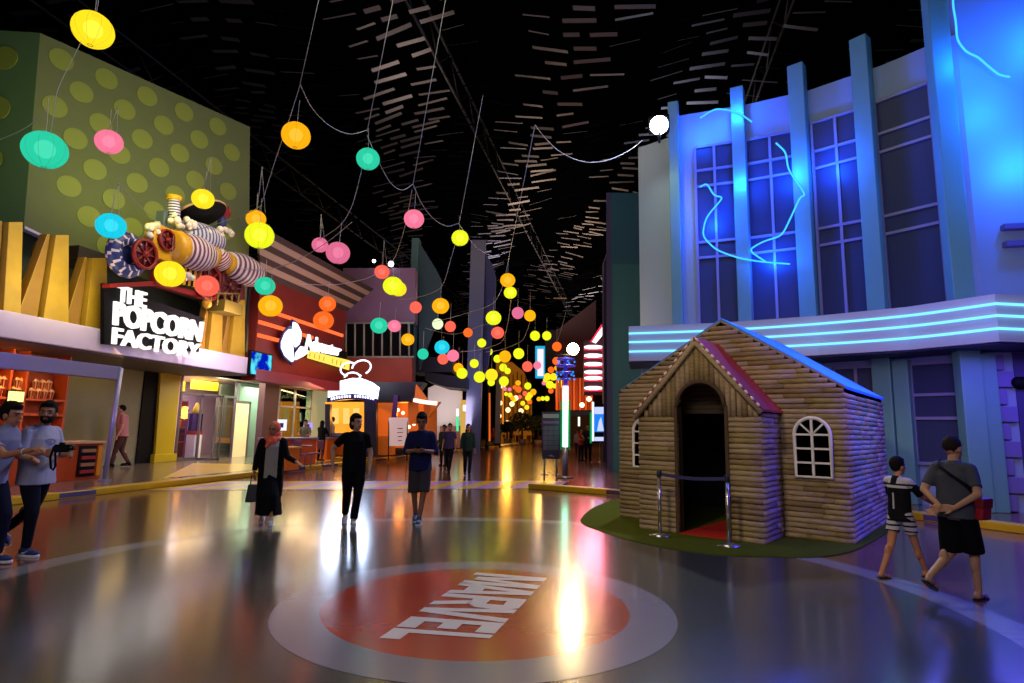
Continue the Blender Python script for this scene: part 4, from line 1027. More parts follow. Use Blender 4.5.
# orange kiosk behind the man in navy
ok = thing('orange_kiosk', 'orange kiosk with slanted roof frames behind the white menu board', 'kiosk', tuple(gnd(400, 455, .12)))
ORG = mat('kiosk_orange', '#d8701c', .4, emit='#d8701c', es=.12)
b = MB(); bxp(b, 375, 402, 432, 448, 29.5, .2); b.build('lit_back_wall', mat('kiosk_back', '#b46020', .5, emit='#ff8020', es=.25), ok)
b = MB(); bxp(b, 375, 436, 392, 455, 27, .8); b.build('panel', ORG, ok); b = MB(); bxp(b, 424, 402, 436, 456, 27.2, .4); b.build('panel', ORG, ok); b = MB(); bxp(b, 408, 396, 418, 424, 27.5, .3); b.build('panel', ORG, ok)
b = MB(); b.prism([at(374, 404, 27), at(395, 403, 27), at(396, 416, 27)], fw*.5); b.build('roof_frame', ORG, ok); b = MB(); b.prism([at(416, 384, 26.5), at(429, 402, 26.5), at(414, 402, 26.5)], fw*.5); b.prism([at(428, 418, 26.5), at(440, 402, 26.5), at(432, 402, 26.5)], fw*.5); b.build('roof_frame', ORG, ok)
b = MB(); b.tube([at(414, 400, 26), at(421, 401.5, 25.9), at(428, 402.5, 25.9), at(437, 403.5, 26)], .09, 10); b.build('light_bar', glow('kiosk_white_glow', '#ffe8d8', 1.6), ok)
for k, (x, y) in enumerate(((398, 410), (403, 413), (418, 418), (421, 420), (409, 427), (414, 424))): MB().ball(at(x, y, 28.5), .09, 10).build('bulb', glow('bulb_warm', '#fff0c0', 2.2), ok)
b = MB(); b.prism([at(391, 420, 26.8), at(396, 420, 26.8), at(398, 395, 26.8), at(394, 395, 26.8)], fw*.1); b.build('purple_flag', mat('flag_purple', '#4a2068', .5), ok)
mb_ = thing('menu_board', 'white menu board on posts with dark text lines, behind the man in navy', 'board', tuple(gnd(399, 462, .12)))
dM = (gnd(399, 461, .12)-CAM).dot(fwd)
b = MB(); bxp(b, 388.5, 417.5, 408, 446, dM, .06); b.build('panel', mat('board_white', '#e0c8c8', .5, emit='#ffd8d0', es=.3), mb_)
b = MB()
for k, (y, w) in enumerate(((428, 5), (432, 5.5), (436, 4), (440, 4))): bxp(b, 400-w/2, y, 400+w/2, y+.9, dM-.01, .008, k % 2)
b.build('text_lines', [mat('text_purple', '#503060'), mat('text_orange', '#c06030')], mb_)
b = MB()
for x in (389, 407.5): b.tube([V((*at(x, 446, dM+.03)[:2], .12)), at(x, 417, dM+.03)], .025, 6)
b.build('posts', BLACK, mb_)
# white wall and dark slabs beyond
struct(panel('wall_white', [(428, 440), (462, 440), (462, 388), (437, 384), (428, 388)], 42, .6, mat('white_curved_wall', '#c8c0c0', .5)))
b = MB(); bxp(b, 412, 357, 452, 372, 38, 3); b.prism([at(425, 372, 38), at(468, 378, 38), at(468, 389, 38), at(446, 387, 38), at(425, 380, 38)], fw*3); struct(b.build('slab_dark', mat('slab_black', '#120e14', .6)))
b = MB(); bxp(b, 440, 426, 470, 448, 41, .4); struct(b.build('partition_red_brown', mat('red_brown', '#5c2a1c', .6)))
def tube_light(lab, x, y0, y1, d, c, w=1.2, name='tube_light', s=2.0):
    b = MB(); b.tube([at(x, y1, d), at(x, y0, d)], w*d/600, 8); return tag(b.build(name, glow('tube'+c, c, s)), lab, 'light')
tube_light('green tube light beside the distant white wall', 457.5, 417, 431, 40, '#30e890', s=1.3)
tube_light('short white tube light over the green one by the white wall', 457.5, 409, 416, 40, '#f8ffe0')
b = MB(); bxp(b, 460.5, 400, 466, 440, 40, .3); tag(b.build('lit_panel', glow('warm_panel', '#e0b050', .9)), 'warm yellow lit panel between the white wall and purple pillar', 'panel')
b = MB(); bxp(b, 463, 405, 468, 411, 38.5, .2); tag(b.build('light_box', glow('white_box', '#ffffff', 1.6)), 'small white light box beside the purple pillar', 'light')
# sail shaped fins
def fin(lab, pts, pole, d, cm, cs, name='pillar_fin'):
    t = thing(name, lab, 'pillar', tuple(gnd(pole[0], 450, 0)) if False else tuple(V((*at(pole[0], 430, d)[:2], 0))))
    MB().prism([at(x, y, d) for x, y in pts], fw*.35).build('sail', cs, t)
    P = [at(pole[0], pole[2], d), at(pole[1], pole[2], d)]; a, c = V((P[0].x, P[0].y, 0)), V((P[1].x, P[1].y, 0))
    MB().hexa([a, c, c+fw*.9, a+fw*.9], [P[0], P[1], P[1]+fw*.9, P[0]+fw*.9]).build('shaft', cm, t); return t
TG = mat('fin_teal', '#2c5058', .5); TS = mat('sail_teal', '#173640', .6); PG = mat('fin_slate', '#4a5076', .5); PS = mat('sail_navy', '#23265c', .6)
fin('teal pillar with a curved sail, nearer the plum wall', [(418, 240), (424, 250), (436, 269), (441, 279), (441, 292), (437, 320), (419, 370)], (412, 419, 238), 35, TG, TS)
fin('slate blue pillar with a navy curved sail, beside the far walkers', [(478, 242), (484, 250), (493, 266), (496, 277), (495, 320), (489, 360), (486, 380), (478, 380)], (471, 485.5, 240), 40, PG, PS)
def pillar(lab, x0, x1, yt, d, m, name='pillar'):
    a, c = V((*at(x0, 430, d)[:2], 0)), V((*at(x1, 430, d)[:2], 0)); z = at(x0, yt, d).z
    t = thing(name, lab, 'pillar', tuple(a)); MB().hexa([a, c, c+fw*.6, a+fw*.6], [p+V((0, 0, z)) for p in (a, c, c+fw*.6, a+fw*.6)]).build('shaft', m, t)
    MB().hexa([p+V((0, 0, 0)) for p in (a-rtv*.08-fw*.08, c+rtv*.08-fw*.08, c+rtv*.08, a-rtv*.08)], [p+V((0, 0, .35)) for p in (a-rtv*.08-fw*.08, c+rtv*.08-fw*.08, c+rtv*.08, a-rtv*.08)]).build('plinth', BLACK, t); return t
pillar('slim slate pillar among the orange lights beyond the sail pillar', 495, 500, 372, 52, PG)
pillar('dark pillar between the two slate pillars', 486, 488, 365, 46, BLACK)
tube_light('vertical orange light strip beside the slate sail pillar', 489.6, 393, 441, 45.9, '#e86820', .9, s=1.0)
tube_light('vertical orange light strip near the slim slate pillar', 503, 380, 424, 53, '#f08830', .6, s=1.0)
# far facade, the warm light on it put in as faint emission
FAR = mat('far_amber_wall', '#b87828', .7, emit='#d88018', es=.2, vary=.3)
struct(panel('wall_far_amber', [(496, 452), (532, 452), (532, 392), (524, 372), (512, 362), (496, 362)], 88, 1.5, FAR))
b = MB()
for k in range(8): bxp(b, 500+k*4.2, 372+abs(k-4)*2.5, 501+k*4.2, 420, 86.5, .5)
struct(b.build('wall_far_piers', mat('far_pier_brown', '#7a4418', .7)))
for k, (x, y) in enumerate(((500, 403), (503, 386), (508, 410), (512, 404), (516, 398), (499, 416), (507, 423), (521, 411))):
    tag(MB().ball(at(x, y, 80), .35, 10).build('globe_lamp', glow('far_globe', '#ffe0a0', 2.0)), 'tiny glowing globe lamp on the far amber facade', 'lamp', 'globe lamps on the far amber facade')
struct(panel('wall_far_dark', [(545, 452), (612, 452), (612, 330), (545, 330)], 90, 1.0, mat('far_dark_plum', '#241822', .8)))
# slatted orange wall right, its warm lighting put in as emission
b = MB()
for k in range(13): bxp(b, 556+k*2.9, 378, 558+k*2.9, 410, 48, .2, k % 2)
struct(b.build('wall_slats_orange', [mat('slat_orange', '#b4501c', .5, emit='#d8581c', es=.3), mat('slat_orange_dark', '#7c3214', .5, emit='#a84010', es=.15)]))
struct(panel('wall_plum', [(557, 378), (596, 378), (596, 300), (557, 330)], 49, .6, mat('dark_plum_wall', '#2e1c2c', .7)))
struct(panel('wall_purple_side', [(604, 462), (612, 462), (612, 240), (604, 262)], 30, .6, mat('purple_side', '#2a1f4c', .6)))
struct(panel('wall_arcade', [(570, 452), (606, 452), (606, 410), (570, 410)], 60, .5, mat('arcade_wall', '#3a2a22', .7)))
# trees and distant tables
LEAF = mat('dark_leaves', '#28381a', .8); BARK = mat('bark', '#3a2a1c', .8)
def tree(lab, x, yb, yt, w, d, n=160):
    base = V((*at(x, yb, d)[:2], 0)); c = at(x, (yt+yb)/2-2, d); t = thing('potted_tree', lab, 'tree', tuple(base))
    MB().tube([base, base+V((0, 0, c.z*.6)), c], [.14, .1, .05], 8).build('trunk', BARK, t)
    MB().lathe([(.001, 0), (.3, 0), (.42, .6), (.38, .6), (.001, .55)], 14, M=Matrix.Translation(base)).build('pot', mat('pot_white', '#8a7a70', .5), t)
    b = MB(); rr = random.Random(int(x)); R = w*d/600
    for k in range(n*3):
        a, e_, q_ = rr.uniform(0, 2*PI), math.asin(rr.uniform(-.8, 1)), rr.random()**.4
        p = c+V((math.cos(a)*math.cos(e_)*R*q_, math.sin(a)*math.cos(e_)*R*q_, math.sin(e_)*R*.9*q_))
        s_ = rr.uniform(.12, .3); u = V((rr.uniform(-1, 1), rr.uniform(-1, 1), rr.uniform(-1, 1))).normalized(); v = u.cross(V((rr.random(), rr.random(), rr.random()))).normalized()
        b.add([p-u*s_, p+v*s_*.5, p+u*s_, p-v*s_*.5], [(0, 1, 2, 3)])
    b.build('foliage', LEAF, t)
tree('bushy dark tree in the middle of the far square', 522, 442, 408, 13, 62); tree('dark tree nearest the directory board in the far square', 538, 443, 410, 10, 58); tree('small dark tree beside the slim slate pillar', 507, 441, 418, 7, 66)
for k, (x, y, lb) in enumerate(((512, 441, 'pale cafe parasol table in the far square, near the slim pillar'), (520, 442, 'cafe table under the far dark tree'), (530, 443, 'cafe table nearest the directory board in the far square'))):
    p = gnd(x, y+.5, 0); t = thing('far_table', lb, 'table', tuple(p))
    MB().lathe([(.001, .7), (.55, .7), (.55, .76), (.001, .76)], 16, M=Matrix.Translation(p)).build('tabletop', mat('far_table_tan', '#9a7450', .5), t)
    MB().lathe([(.05, .02), (.05, .7)], 8, M=Matrix.Translation(p)).build('column', GREYM, t); MB().lathe([(.001, 0), (.3, 0), (.3, .03), (.001, .04)], 12, M=Matrix.Translation(p)).build('base', GREYM, t)
    for a in (0, 1.6, 3.1, 4.7):
        q_ = p+V((math.cos(a)*.9, math.sin(a)*.9, 0)); c = thing('far_chair', 'small brown chair around a cafe table in the far square', 'chair', tuple(q_), 'chairs in the far square')
        b = MB(); b.box(q_+V((-.2, -.2, .42)), q_+V((.2, .2, .47))); b.build('seat', mat('far_chair_brown', '#5a3420', .6), c)
        o_ = V((math.cos(a)*.2, math.sin(a)*.2, 0)); b = MB(); b.box(q_+o_+V((-.18, -.05, .5)), q_+o_+V((.18, .05, .9))); b.build('backrest', mat('far_chair_brown', '#5a3420'), c)
        for sx_ in (-.17, .17):
            for sy_ in (-.17, .17): MB().tube([q_+V((sx_, sy_, 0)), q_+V((sx_, sy_, .44))], .02, 5).build('leg', BLACK, c)
# hanging blue-white screen
b = MB(); bxp(b, 535.5, 346, 545, 378, 42, .3, 1); bxp(b, 537.5, 349, 543.5, 376, 41.98, .01, 0)
tag(b.build('hanging_screen', [glow('screen_white', '#f0dce8', 1.3), glow('screen_cyan', '#20b0e0', 1.0)]), 'tall blue edged white screen hanging among the far lanterns', 'screen')
# lamp mast with tube light, blue ornament and warm floodlight
pd = (gnd(565, 478)-CAM).dot(fwd); pbse = V((*gnd(565, 478)[:2], 0))
ms = thing('lamp_mast', 'tall mast with white green tube light and blue lights under a warm flood lamp', 'lamp post', tuple(pbse))
tp = at(571, 356, pd)
MB().lathe([(.001, 0), (.28, 0), (.28, .04), (.08, .07), (.06, .08)], 20, M=Matrix.Translation(pbse)).build('base', GREYM, ms)
MB().tube([pbse+V((0, 0, .05)), pbse+V((0, 0, at(565, 447, pd).z))], .09, 12).build('pole', mat('mast_grey', '#70708a', .35, metal=.4), ms)
zA1, zA2, zA3 = at(565, 447, pd).z, at(565, 400, pd).z, at(565, 385, pd).z
MB().lathe([(.09, 0), (.09, zA2-zA1)], 14, M=Matrix.Translation(pbse+V((0, 0, zA1)))).build('green_white_tube', glow('tube_green_white', '#9cffd0', 4.0), ms)
MB().lathe([(.1, 0), (.1, zA3-zA2)], 14, M=Matrix.Translation(pbse+V((0, 0, zA2)))).build('white_tube', glow('tube_white', '#ffe8f8', 2.0), ms)
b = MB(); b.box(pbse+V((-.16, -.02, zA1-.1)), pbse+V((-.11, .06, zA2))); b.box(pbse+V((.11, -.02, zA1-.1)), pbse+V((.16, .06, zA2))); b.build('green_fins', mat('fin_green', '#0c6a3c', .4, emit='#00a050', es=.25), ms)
b = MB()
for k, z_ in enumerate((357, 364, 371, 378)):
    z = at(565, z_, pd).z; r_ = (.28, .32, .26, .16)[k]
    b.lathe([(r_, -.03), (r_+.03, 0), (r_, .03), (r_-.03, 0), (r_, -.03)], 20, M=Matrix.Translation(V((pbse.x, pbse.y, z))))
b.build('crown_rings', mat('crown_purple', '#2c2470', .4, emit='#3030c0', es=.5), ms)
b = MB()
for k, z_ in enumerate((360, 364, 371, 374, 378)):
    for j in range(5):
        a = j*1.26+k; b.ball(V((pbse.x+.3*math.cos(a), pbse.y+.3*math.sin(a), at(565, z_, pd).z)), .035, 8)
b.build('blue_bulbs', glow('bulb_blue', '#2088ff', 1.4), ms)
MB().tube([V((pbse.x, pbse.y, zA3)), V((pbse.x, pbse.y, at(565, 352, pd).z))], .07, 10).build('upper_pole', mat('crown_purple', '#2c2470'), ms)
lampc = at(573, 349, pd)
b = MB(); b.ball(lampc, .2, 16); b.build('flood_lamp', glow('flood_warm', '#ffe0a0', 45), ms)
b = MB(); b.tube([V((pbse.x, pbse.y, lampc.z)), lampc], .04, 8); b.tube([at(556, 355, pd), at(578, 355, pd)], .04, 6); b.build('arm', BLACK, ms)
# directory board
kb = gnd(551, 475); kd = (kb-CAM).dot(fwd)
kt = thing('directory_board', 'dark purple directory board on two legs beside the lamp mast', 'board', tuple(kb))
b = MB(); bxp(b, 542, 412, 560, 459, kd, .12); b.build('panel', mat('board_plum', '#241c3c', .4), kt, bevel=.01)
b = MB(); bxp(b, 543, 414, 559, 418, kd-.02, .02, 0); bxp(b, 543, 421, 559, 423.5, kd-.02, .02, 1)
for i in range(3):
    for j in range(5): bxp(b, 543.2+i*5.3, 426+j*4.9, 548+i*5.3, 430.4+j*4.9, kd-.015, .015, 2)
b.prism([at(548, 456, kd-.01), at(555, 457, kd-.01), at(551, 454.5, kd-.01)], -fw*.01, 0)
b.build('listing', [mat('listing_grey', '#8c8494', .5), mat('listing_mauve', '#6a4a80', .5), mat('listing_slate', '#4c4664', .5)], kt)
for x in (544.5, 556.5):
    p = V((*at(x, 459, kd+.05)[:2], 0)); MB().tube([p, V((p.x, p.y, at(x, 458, kd).z))], .035, 8).build('leg', GREYM, kt); MB().lathe([(.001, 0), (.16, 0), (.16, .02), (.001, .03)], 14, M=Matrix.Translation(p)).build('foot', mat('mast_grey', '#70708a'), kt)
# arcade neon sign
ar = thing('arcade_neon_sign', 'tall red and white arcade neon sign with stacked bars and arrow tip', 'sign', tuple(at(596, 395, 36)))
b = MB(); bxp(b, 584, 340, 607, 395, 36.3, .4); b.build('backing', mat('arcade_maroon', '#3a1020', .5), ar)
NR = glow('neon_red', '#ff2848', 1.8); NWh = glow('neon_pinkwhite', '#ffe4e8', 2.2)
for k, y in enumerate((347, 355.5, 364, 372, 378, 388)):
    b = MB(); b.prism([at(584.5, y+.9, 36), at(589, y+1.9, 36), at(597, y+1.9, 36), at(603, y+.9, 36), at(603, y-.9, 36), at(597, y-1.9, 36), at(589, y-1.9, 36), at(584.5, y-.9, 36)], fw*.12); b.build('white_bar', NWh, ar)
    MB().tube([at(584, y+2.6, 35.9), at(603, y+2.6, 35.9)], .035, 6).build('red_tube', NR, ar)
b = MB()
for k in range(9): b.ball(at(605.5-(k % 2)*1.2, 343+k*5.5, 35.9), .09, 10)
b.build('bulbs', NWh, ar)
MB().tube([at(606.3, 343, 35.9), at(606.3, 398, 35.9)], .05, 6).build('red_edge_tube', NR, ar)
b = MB(); b.prism([at(592, 341, 36), at(596, 343, 36), at(607, 330, 36), at(607.5, 325, 36), at(603, 326, 36)], fw*.2); b.build('arrow_tip', NWh, ar)
MB().tube([at(591, 342, 35.9), at(602, 325, 35.9)], .05, 6).build('arrow_outline', NR, ar)
# blue screen box, green edged
sb = thing('poster_screen', 'blue and white illuminated poster screen with green edge under the arcade sign', 'screen', tuple(at(600, 442, 30)))
b = MB(); bxp(b, 593, 404, 607, 443, 30.2, .3); b.build('case', BLACK, sb)
b = MB(); bxp(b, 594.5, 407, 606, 414, 30.15, .04, 1); bxp(b, 594.5, 414, 606, 432, 30.15, .04, 0); bxp(b, 594.5, 437, 606, 441, 30.15, .04, 1)
b.prism([at(597, 431, 30.1), at(604, 431, 30.1), at(601, 417, 30.1), at(599, 421, 30.1)], -fw*.01, 1); b.build('picture', [glow('poster_blue', '#2080f0', 1.1), glow('poster_white', '#c0c8ff', 1.2)], sb)
tube_light('vertical white tube light with green glow under the arcade sign', 593, 402, 441, 29.5, '#c8ffe8', 1.0, s=1.8)
tube_light('green tube light seen between the mast and arcade sign', 590.8, 412, 443, 29.4, '#10a058', .9, s=.9)
tube_light('short white tube light far behind the lamp mast', 579, 417, 426, 45, '#e8ffe0', 1.0, s=1.6)
b = MB(); bxp(b, 569, 411, 590, 415, 28, .4); tag(b.build('beam', mat('gate_beam_grey', '#5c545c', .5)), 'grey overhead beam between the lamp mast and the poster screen', 'beam')
for k, (x, y) in enumerate(((582, 405), (589, 399))): tag(MB().ball(at(x, y, 34), .15, 12).build('globe_lamp', glow('bulb_warm', '#fff0c0')), ('lower', 'upper')[k]+' of two warm globe lamps above the grey beam', 'lamp')
# two white wall spots over the plum wall
for k, (x, y, r_) in enumerate(((374, 261, .06), (391, 264, .1))):
    t = thing('spot_lamp', ('smaller', 'brighter')[k]+' white spot lamp on top of the plum wall', 'lamp', tuple(at(x, y+4, 33))); MB().ball(at(x, y, 32.8), r_*1.6, 12).build('lens', glow('spot_white', '#ffffff', 6), t); MB().tube([at(x, y, 33), at(x, y+4.5, 33)], .05, 6).build('bracket', BLACK, t)
# queue rails by the directory
for k, x in enumerate((586, 591, 600)):
    p = gnd(x, 462-(k == 0)*3, 0); t = thing('queue_post', ('slim grey queue post nearest the lamp mast', 'slim grey queue post in front of the walkers by the arcade', 'slim grey queue post under the poster screen')[k], 'barrier post', tuple(p))
    MB().lathe([(.03, .02), (.03, .95), (.001, .97)], 10, M=Matrix.Translation(p)).build('pole', CHR, t); MB().lathe([(.001, 0), (.15, 0), (.15, .015), (.001, .03)], 16, M=Matrix.Translation(p)).build('base', CHR, t)
# ================================================================ LANTERNS AND THEIR CORDS
LCOL = {'yellow': '#ffe020', 'lime': '#e8f020', 'amber': '#ffb010', 'orange': '#ff6a20', 'coral': '#ff6450', 'pink': '#f07898', 'rose': '#d86a90', 'teal': '#28c8a0', 'cyan': '#18c8e0', 'cream': '#e8ffc8'}
def paper(c):
    n = 'paper_'+c
    if n in MATS: return MATS[n]
    m = bpy.data.materials.new(n); m.use_nodes = True; nt = m.node_tree; nt.nodes.clear()
    e = nt.nodes.new('ShaderNodeEmission'); e.inputs[0].default_value = (*srgb(LCOL[c]), 1); e.inputs[1].default_value = 1.2
    t = nt.nodes.new('ShaderNodeBsdfTransparent'); t.inputs[0].default_value = (*[.35+.65*x for x in srgb(LCOL[c])], 1)
    mx = nt.nodes.new('ShaderNodeMixShader'); mx.inputs[0].default_value = .84; o = nt.nodes.new('ShaderNodeOutputMaterial')
    nt.links.new(t.outputs[0], mx.inputs[1]); nt.links.new(e.outputs[0], mx.inputs[2]); nt.links.new(mx.outputs[0], o.inputs[0]); MATS[n] = m; return m
BULB = {}
R0 = .25
def shade_mesh(n=32):
    b = MB(); k = 20; prof = []
    for i in range(k+1):
        a = .22+(PI-.34)*i/k; prof.append((R0*math.sin(a), R0*.93*math.cos(a)))
    b.lathe(prof[::-1], n); 
    b.f = b.f[:-2]; b.m = b.m[:-2]; b.s = b.s[:-2]    # open at the top and bottom rings
    return b
def rib_mesh():
    b = MB()
    for k in range(10):
        a = 2*PI*k/10; b.tube([(R0*1.004*math.sin(t)*math.cos(a), R0*1.004*math.sin(t)*math.sin(a), R0*.934*math.cos(t)) for t in [.22+(PI-.34)*i/14 for i in range(15)]], .0013, 4)
    for t in (.22, PI-.12): b.tube([(R0*math.sin(t)*math.cos(2*PI*k/20), R0*math.sin(t)*math.sin(2*PI*k/20), R0*.93*math.cos(t)) for k in range(20)], .004, 4, closed=True)
    return b
CORDM = mat('cord_pale', '#c4bcae', .7); WIRE = mat('lantern_wire', '#a89060', .6)
MESH = {}
def lantern(px, py, w, colour, lab, group=None, vs=.45):
    d = FOC*.5/w; c = at(px, py, d)
    if w >= 13:
        key = (colour, 'big')
        t = lthing('paper_lantern', lab, 'lantern', tuple(c), random.uniform(0, 3), group=group)
        t.rotation_euler = (random.uniform(-.06, .06), random.uniform(-.06, .06), random.uniform(0, 3))
        if key not in MESH:
            o1 = shade_mesh().build('paper_shade', paper(colour), t); MESH[key] = o1.data
            cc = srgb(LCOL[colour]); bm_ = glow('bulb_'+colour, tuple(min(1, .55+.45*x) for x in LCOLf(colour)), 2.2)
            b = MB().ball((0, 0, .01), .115, 16); MESH[(colour, 'bulb')] = b.build('bulb', bm_, t).data
        else:
            link('paper_shade', MESH[key], t); link('bulb', MESH[(colour, 'bulb')], t)
        if 'rib' not in MESH: MESH['rib'] = rib_mesh().build('wire_ribs', WIRE, t).data
        else: link('wire_ribs', MESH['rib'], t)
        MB().tube([(0, 0, .06), (0, 0, R0*.95), (0, 0, R0+vs)], .0045, 5).build('hanging_wire', CORDM, t)
    elif w >= 9:
        t = lthing('paper_lantern', lab, 'lantern', tuple(c), 0, group=group)
        if (colour, 'mid') not in MESH: MESH[(colour, 'mid')] = MB().ball((0, 0, 0), R0, 22).build('paper_shade', glow('mid_'+colour, LCOL[colour], 1.15), t).data
        else: link('paper_shade', MESH[(colour, 'mid')], t)
        if 'w2' not in MESH: MESH['w2'] = MB().tube([(0, 0, R0*.9), (0, 0, R0+.8)], .007, 4).build('hanging_wire', CORDM, t).data
        else: link('hanging_wire', MESH['w2'], t)
    else:
        if (colour, 'small') not in MESH: t = MB().ball((0, 0, 0), R0, 16).build('paper_lantern', glow('small_'+colour, LCOL[colour], 1.15)); MESH[(colour, 'small')] = t.data
        else: t = link('paper_lantern', MESH[(colour, 'small')])
        t.location = c; tag(t, lab, 'lantern', group)
    return c
def LCOLf(c): h = LCOL[c].lstrip('#'); return tuple(int(h[i:i+2], 16)/255 for i in (0, 2, 4))
BIG = [(93, 30, 37, 'yellow', 'big bright yellow lantern above the corner of the olive wall, highest of all'),
 (45, 150, 39, 'teal', 'big teal lantern in front of the corner of the olive wall'),
 (109, 142, 25, 'pink', 'pink lantern with lilac top against the dotted olive wall'),
 (111, 226, 27, 'cyan', 'cyan lantern above the last tall yellow post before the train machine'),
 (203, 199, 21, 'yellow', 'yellow lantern just above the black lid of the train machine'),
 (296, 135.5, 28, 'amber', 'amber lantern hanging alone against the dark ceiling, beside a cord knot'),
 (368, 159, 23, 'teal', 'teal lantern hanging high against the dark ceiling'),
 (414, 219, 20, 'pink', 'pink lantern hanging high above the teal sail pillar'),
 (460, 238, 17, 'lime', 'lime yellow lantern hanging high between the two sail pillars'),
 (256, 219, 19, 'amber', 'amber lantern half hidden behind the big lime one by the wall edge'),
 (259.5, 235.5, 28, 'lime', 'big lime yellow lantern at the edge of the olive wall'),
 (320, 245, 16, 'rose', 'smaller rose lantern beside a bigger one over the striped overhang'),
 (338, 253, 23.5, 'rose', 'bigger rose lantern over the end of the striped overhang'),
 (170, 274, 28, 'yellow', 'yellow lantern in front of the train machine, over the sign'),
 (207, 286, 22.5, 'coral', 'coral lantern in front of the train machine wheels'),
 (265, 286, 19.5, 'teal', 'teal lantern under the striped overhang, above an amber one'),
 (270.5, 306, 23, 'amber', 'amber lantern before the orange strips of the red shop'),
 (327.5, 304, 16.5, 'orange', 'upper of two orange lanterns before the red shop'),
 (323.5, 320.5, 20, 'orange', 'lower and larger of two orange lanterns before the red shop'),
 (382, 272, 15, 'coral', 'coral lantern before the top of the plum wall, beside two spot lamps'),
 (393, 286, 20, 'lime', 'lime yellow lantern before the plum wall'),
 (398.5, 289, 16, 'yellow', 'yellow lantern tucked behind the lime one before the plum wall'),
 (440.6, 306, 17, 'amber', 'amber lantern in front of the teal sail'),
 (379, 325.6, 17, 'teal', 'teal lantern in front of the balcony railing'),
 (394.4, 326, 13, 'pink', 'pink lantern in front of the balcony railing'),
 (407.8, 339.6, 13, 'amber', 'amber lantern beside the base of the balcony railing'),
 (442, 347.3, 15, 'cyan', 'cyan lantern over a pink and coral pair past the teal pillar'),
 (493.5, 318, 15.5, 'lime', 'large lime lantern at the edge of the navy sail, over a coral one'),
 (507.7, 280.3, 15, 'amber', 'amber lantern directly above a lime one, past the navy sail'),
 (510.3, 292.7, 13, 'lime', 'lime lantern directly under the high amber one past the navy sail'),
 (415.7, 307.4, 12, 'coral', 'coral lantern beside the teal pillar shaft'),
 (437.7, 324, 11, 'cream', 'pale cream green lantern below the amber one at the teal sail'),
 (450.3, 326.5, 11, 'coral', 'coral lantern beside the pale cream one'),
 (468, 332.6, 9.4, 'orange', 'orange lantern just before the slate sail pillar'),
 (423, 354, 11, 'teal', 'small teal lantern just past the teal pillar, over the black slab'),
 (453, 355.7, 12, 'pink', 'pink lantern touching a coral one under the cyan lantern'),
 (443, 359, 11, 'coral', 'coral lantern touching a pink one under the cyan lantern'),
 (458.5, 368, 10, 'amber', 'amber lantern overlapping a lime one above the white wall'),
 (462, 373.3, 11, 'lime', 'lime lantern overlapping an amber one above the white wall'),
 (474.2, 363.5, 9, 'lime', 'lime lantern before the upper shaft of the slate pillar'),
 (497.6, 332.8, 13, 'coral', 'coral lantern right under the large lime one by the navy sail'),
 (517.8, 313, 12, 'rose', 'rose lantern beside an amber one against the dark ceiling'),
 (530, 315.7, 11.5, 'amber', 'amber lantern beside the rose one against the dark ceiling'),
 (535, 335.8, 10, 'lime', 'first of two lime lanterns side by side above the hanging screen'),
 (546.8, 335.8, 9.2, 'lime', 'second of two lime lanterns, the one nearer the warm flood lamp'),
 (481.7, 343, 9, 'lime', 'small lime lantern against the navy sail, touching a tiny pink one'),
 (518.7, 353.6, 11, 'lime', 'round lime lantern on its own beside the hanging screen'),
 (505, 356.5, 12, 'amber', 'amber lantern overlapping a small lime one beyond the slate pillar'),
 (479.5, 377, 11.5, 'lime', 'lime lantern before the middle of the slate pillar'),
 (491.6, 375, 12.5, 'yellow', 'yellow lantern beside the slate pillar, over a smaller lime one'),
 (503.9, 381.2, 10, 'lime', 'lime lantern over the amber facade edge'),
 (527.4, 366.5, 10.5, 'coral', 'coral lantern beside the foot of the hanging screen'),
 (556.9, 346.6, 9.5, 'orange', 'orange lantern beside the warm flood lamp'),
]
SMALL = [(484.5, 346.8, 6, 'pink'), (489.4, 351.7, 7, 'lime'), (497.4, 358.8, 8, 'lime'), (537.3, 365.4, 8, 'pink'), (503.2, 367.5, 8, 'lime'), (507.6, 371, 6.5, 'lime'),
 (491.2, 382.3, 7.5, 'lime'), (527.8, 386, 7.2, 'lime'), (556.3, 361, 8, 'orange'), (551, 369.8, 6.5, 'orange'), (557.2, 368, 6, 'amber'), (547.6, 376.8, 7.5, 'yellow'), (553.4, 376.8, 7.5, 'yellow'),
 (549.8, 384.7, 8, 'lime'), (550.9, 390.8, 5.5, 'orange'), (560.7, 381.6, 5.2, 'lime'), (562, 385.4, 4.5, 'amber'), (544, 383, 4.5, 'pink'), (533.3, 392, 6.4, 'amber'), (530, 395, 6.2, 'yellow'),
 (528, 397.9, 6, 'yellow'), (529.6, 401.8, 5, 'orange'), (522.8, 403.3, 5, 'yellow'), (526.8, 407.3, 5, 'yellow'), (525, 393.5, 5, 'coral'), (538.8, 399, 4.6, 'amber'), (542.7, 398.5, 4.6, 'lime'), (547, 398.5, 5.2, 'lime'),
 (518, 383, 5.5, 'amber'), (518.5, 389.5, 6.5, 'orange'), (510, 395, 5, 'yellow'), (512.5, 398, 5, 'amber'), (506, 394, 4, 'lime'), (504.8, 389, 4.2, 'pink'), (514.6, 387.3, 4.2, 'orange'), (509.6, 389.5, 4, 'pink'), (514, 400, 4.5, 'yellow'), (520, 397, 4, 'coral'), (545.5, 380, 5, 'yellow'), (554.5, 386, 5, 'yellow')]
LP = []
for px, py, w, c, lb in BIG: LP.append((px, py, w, lantern(px, py, w, c, lb)))
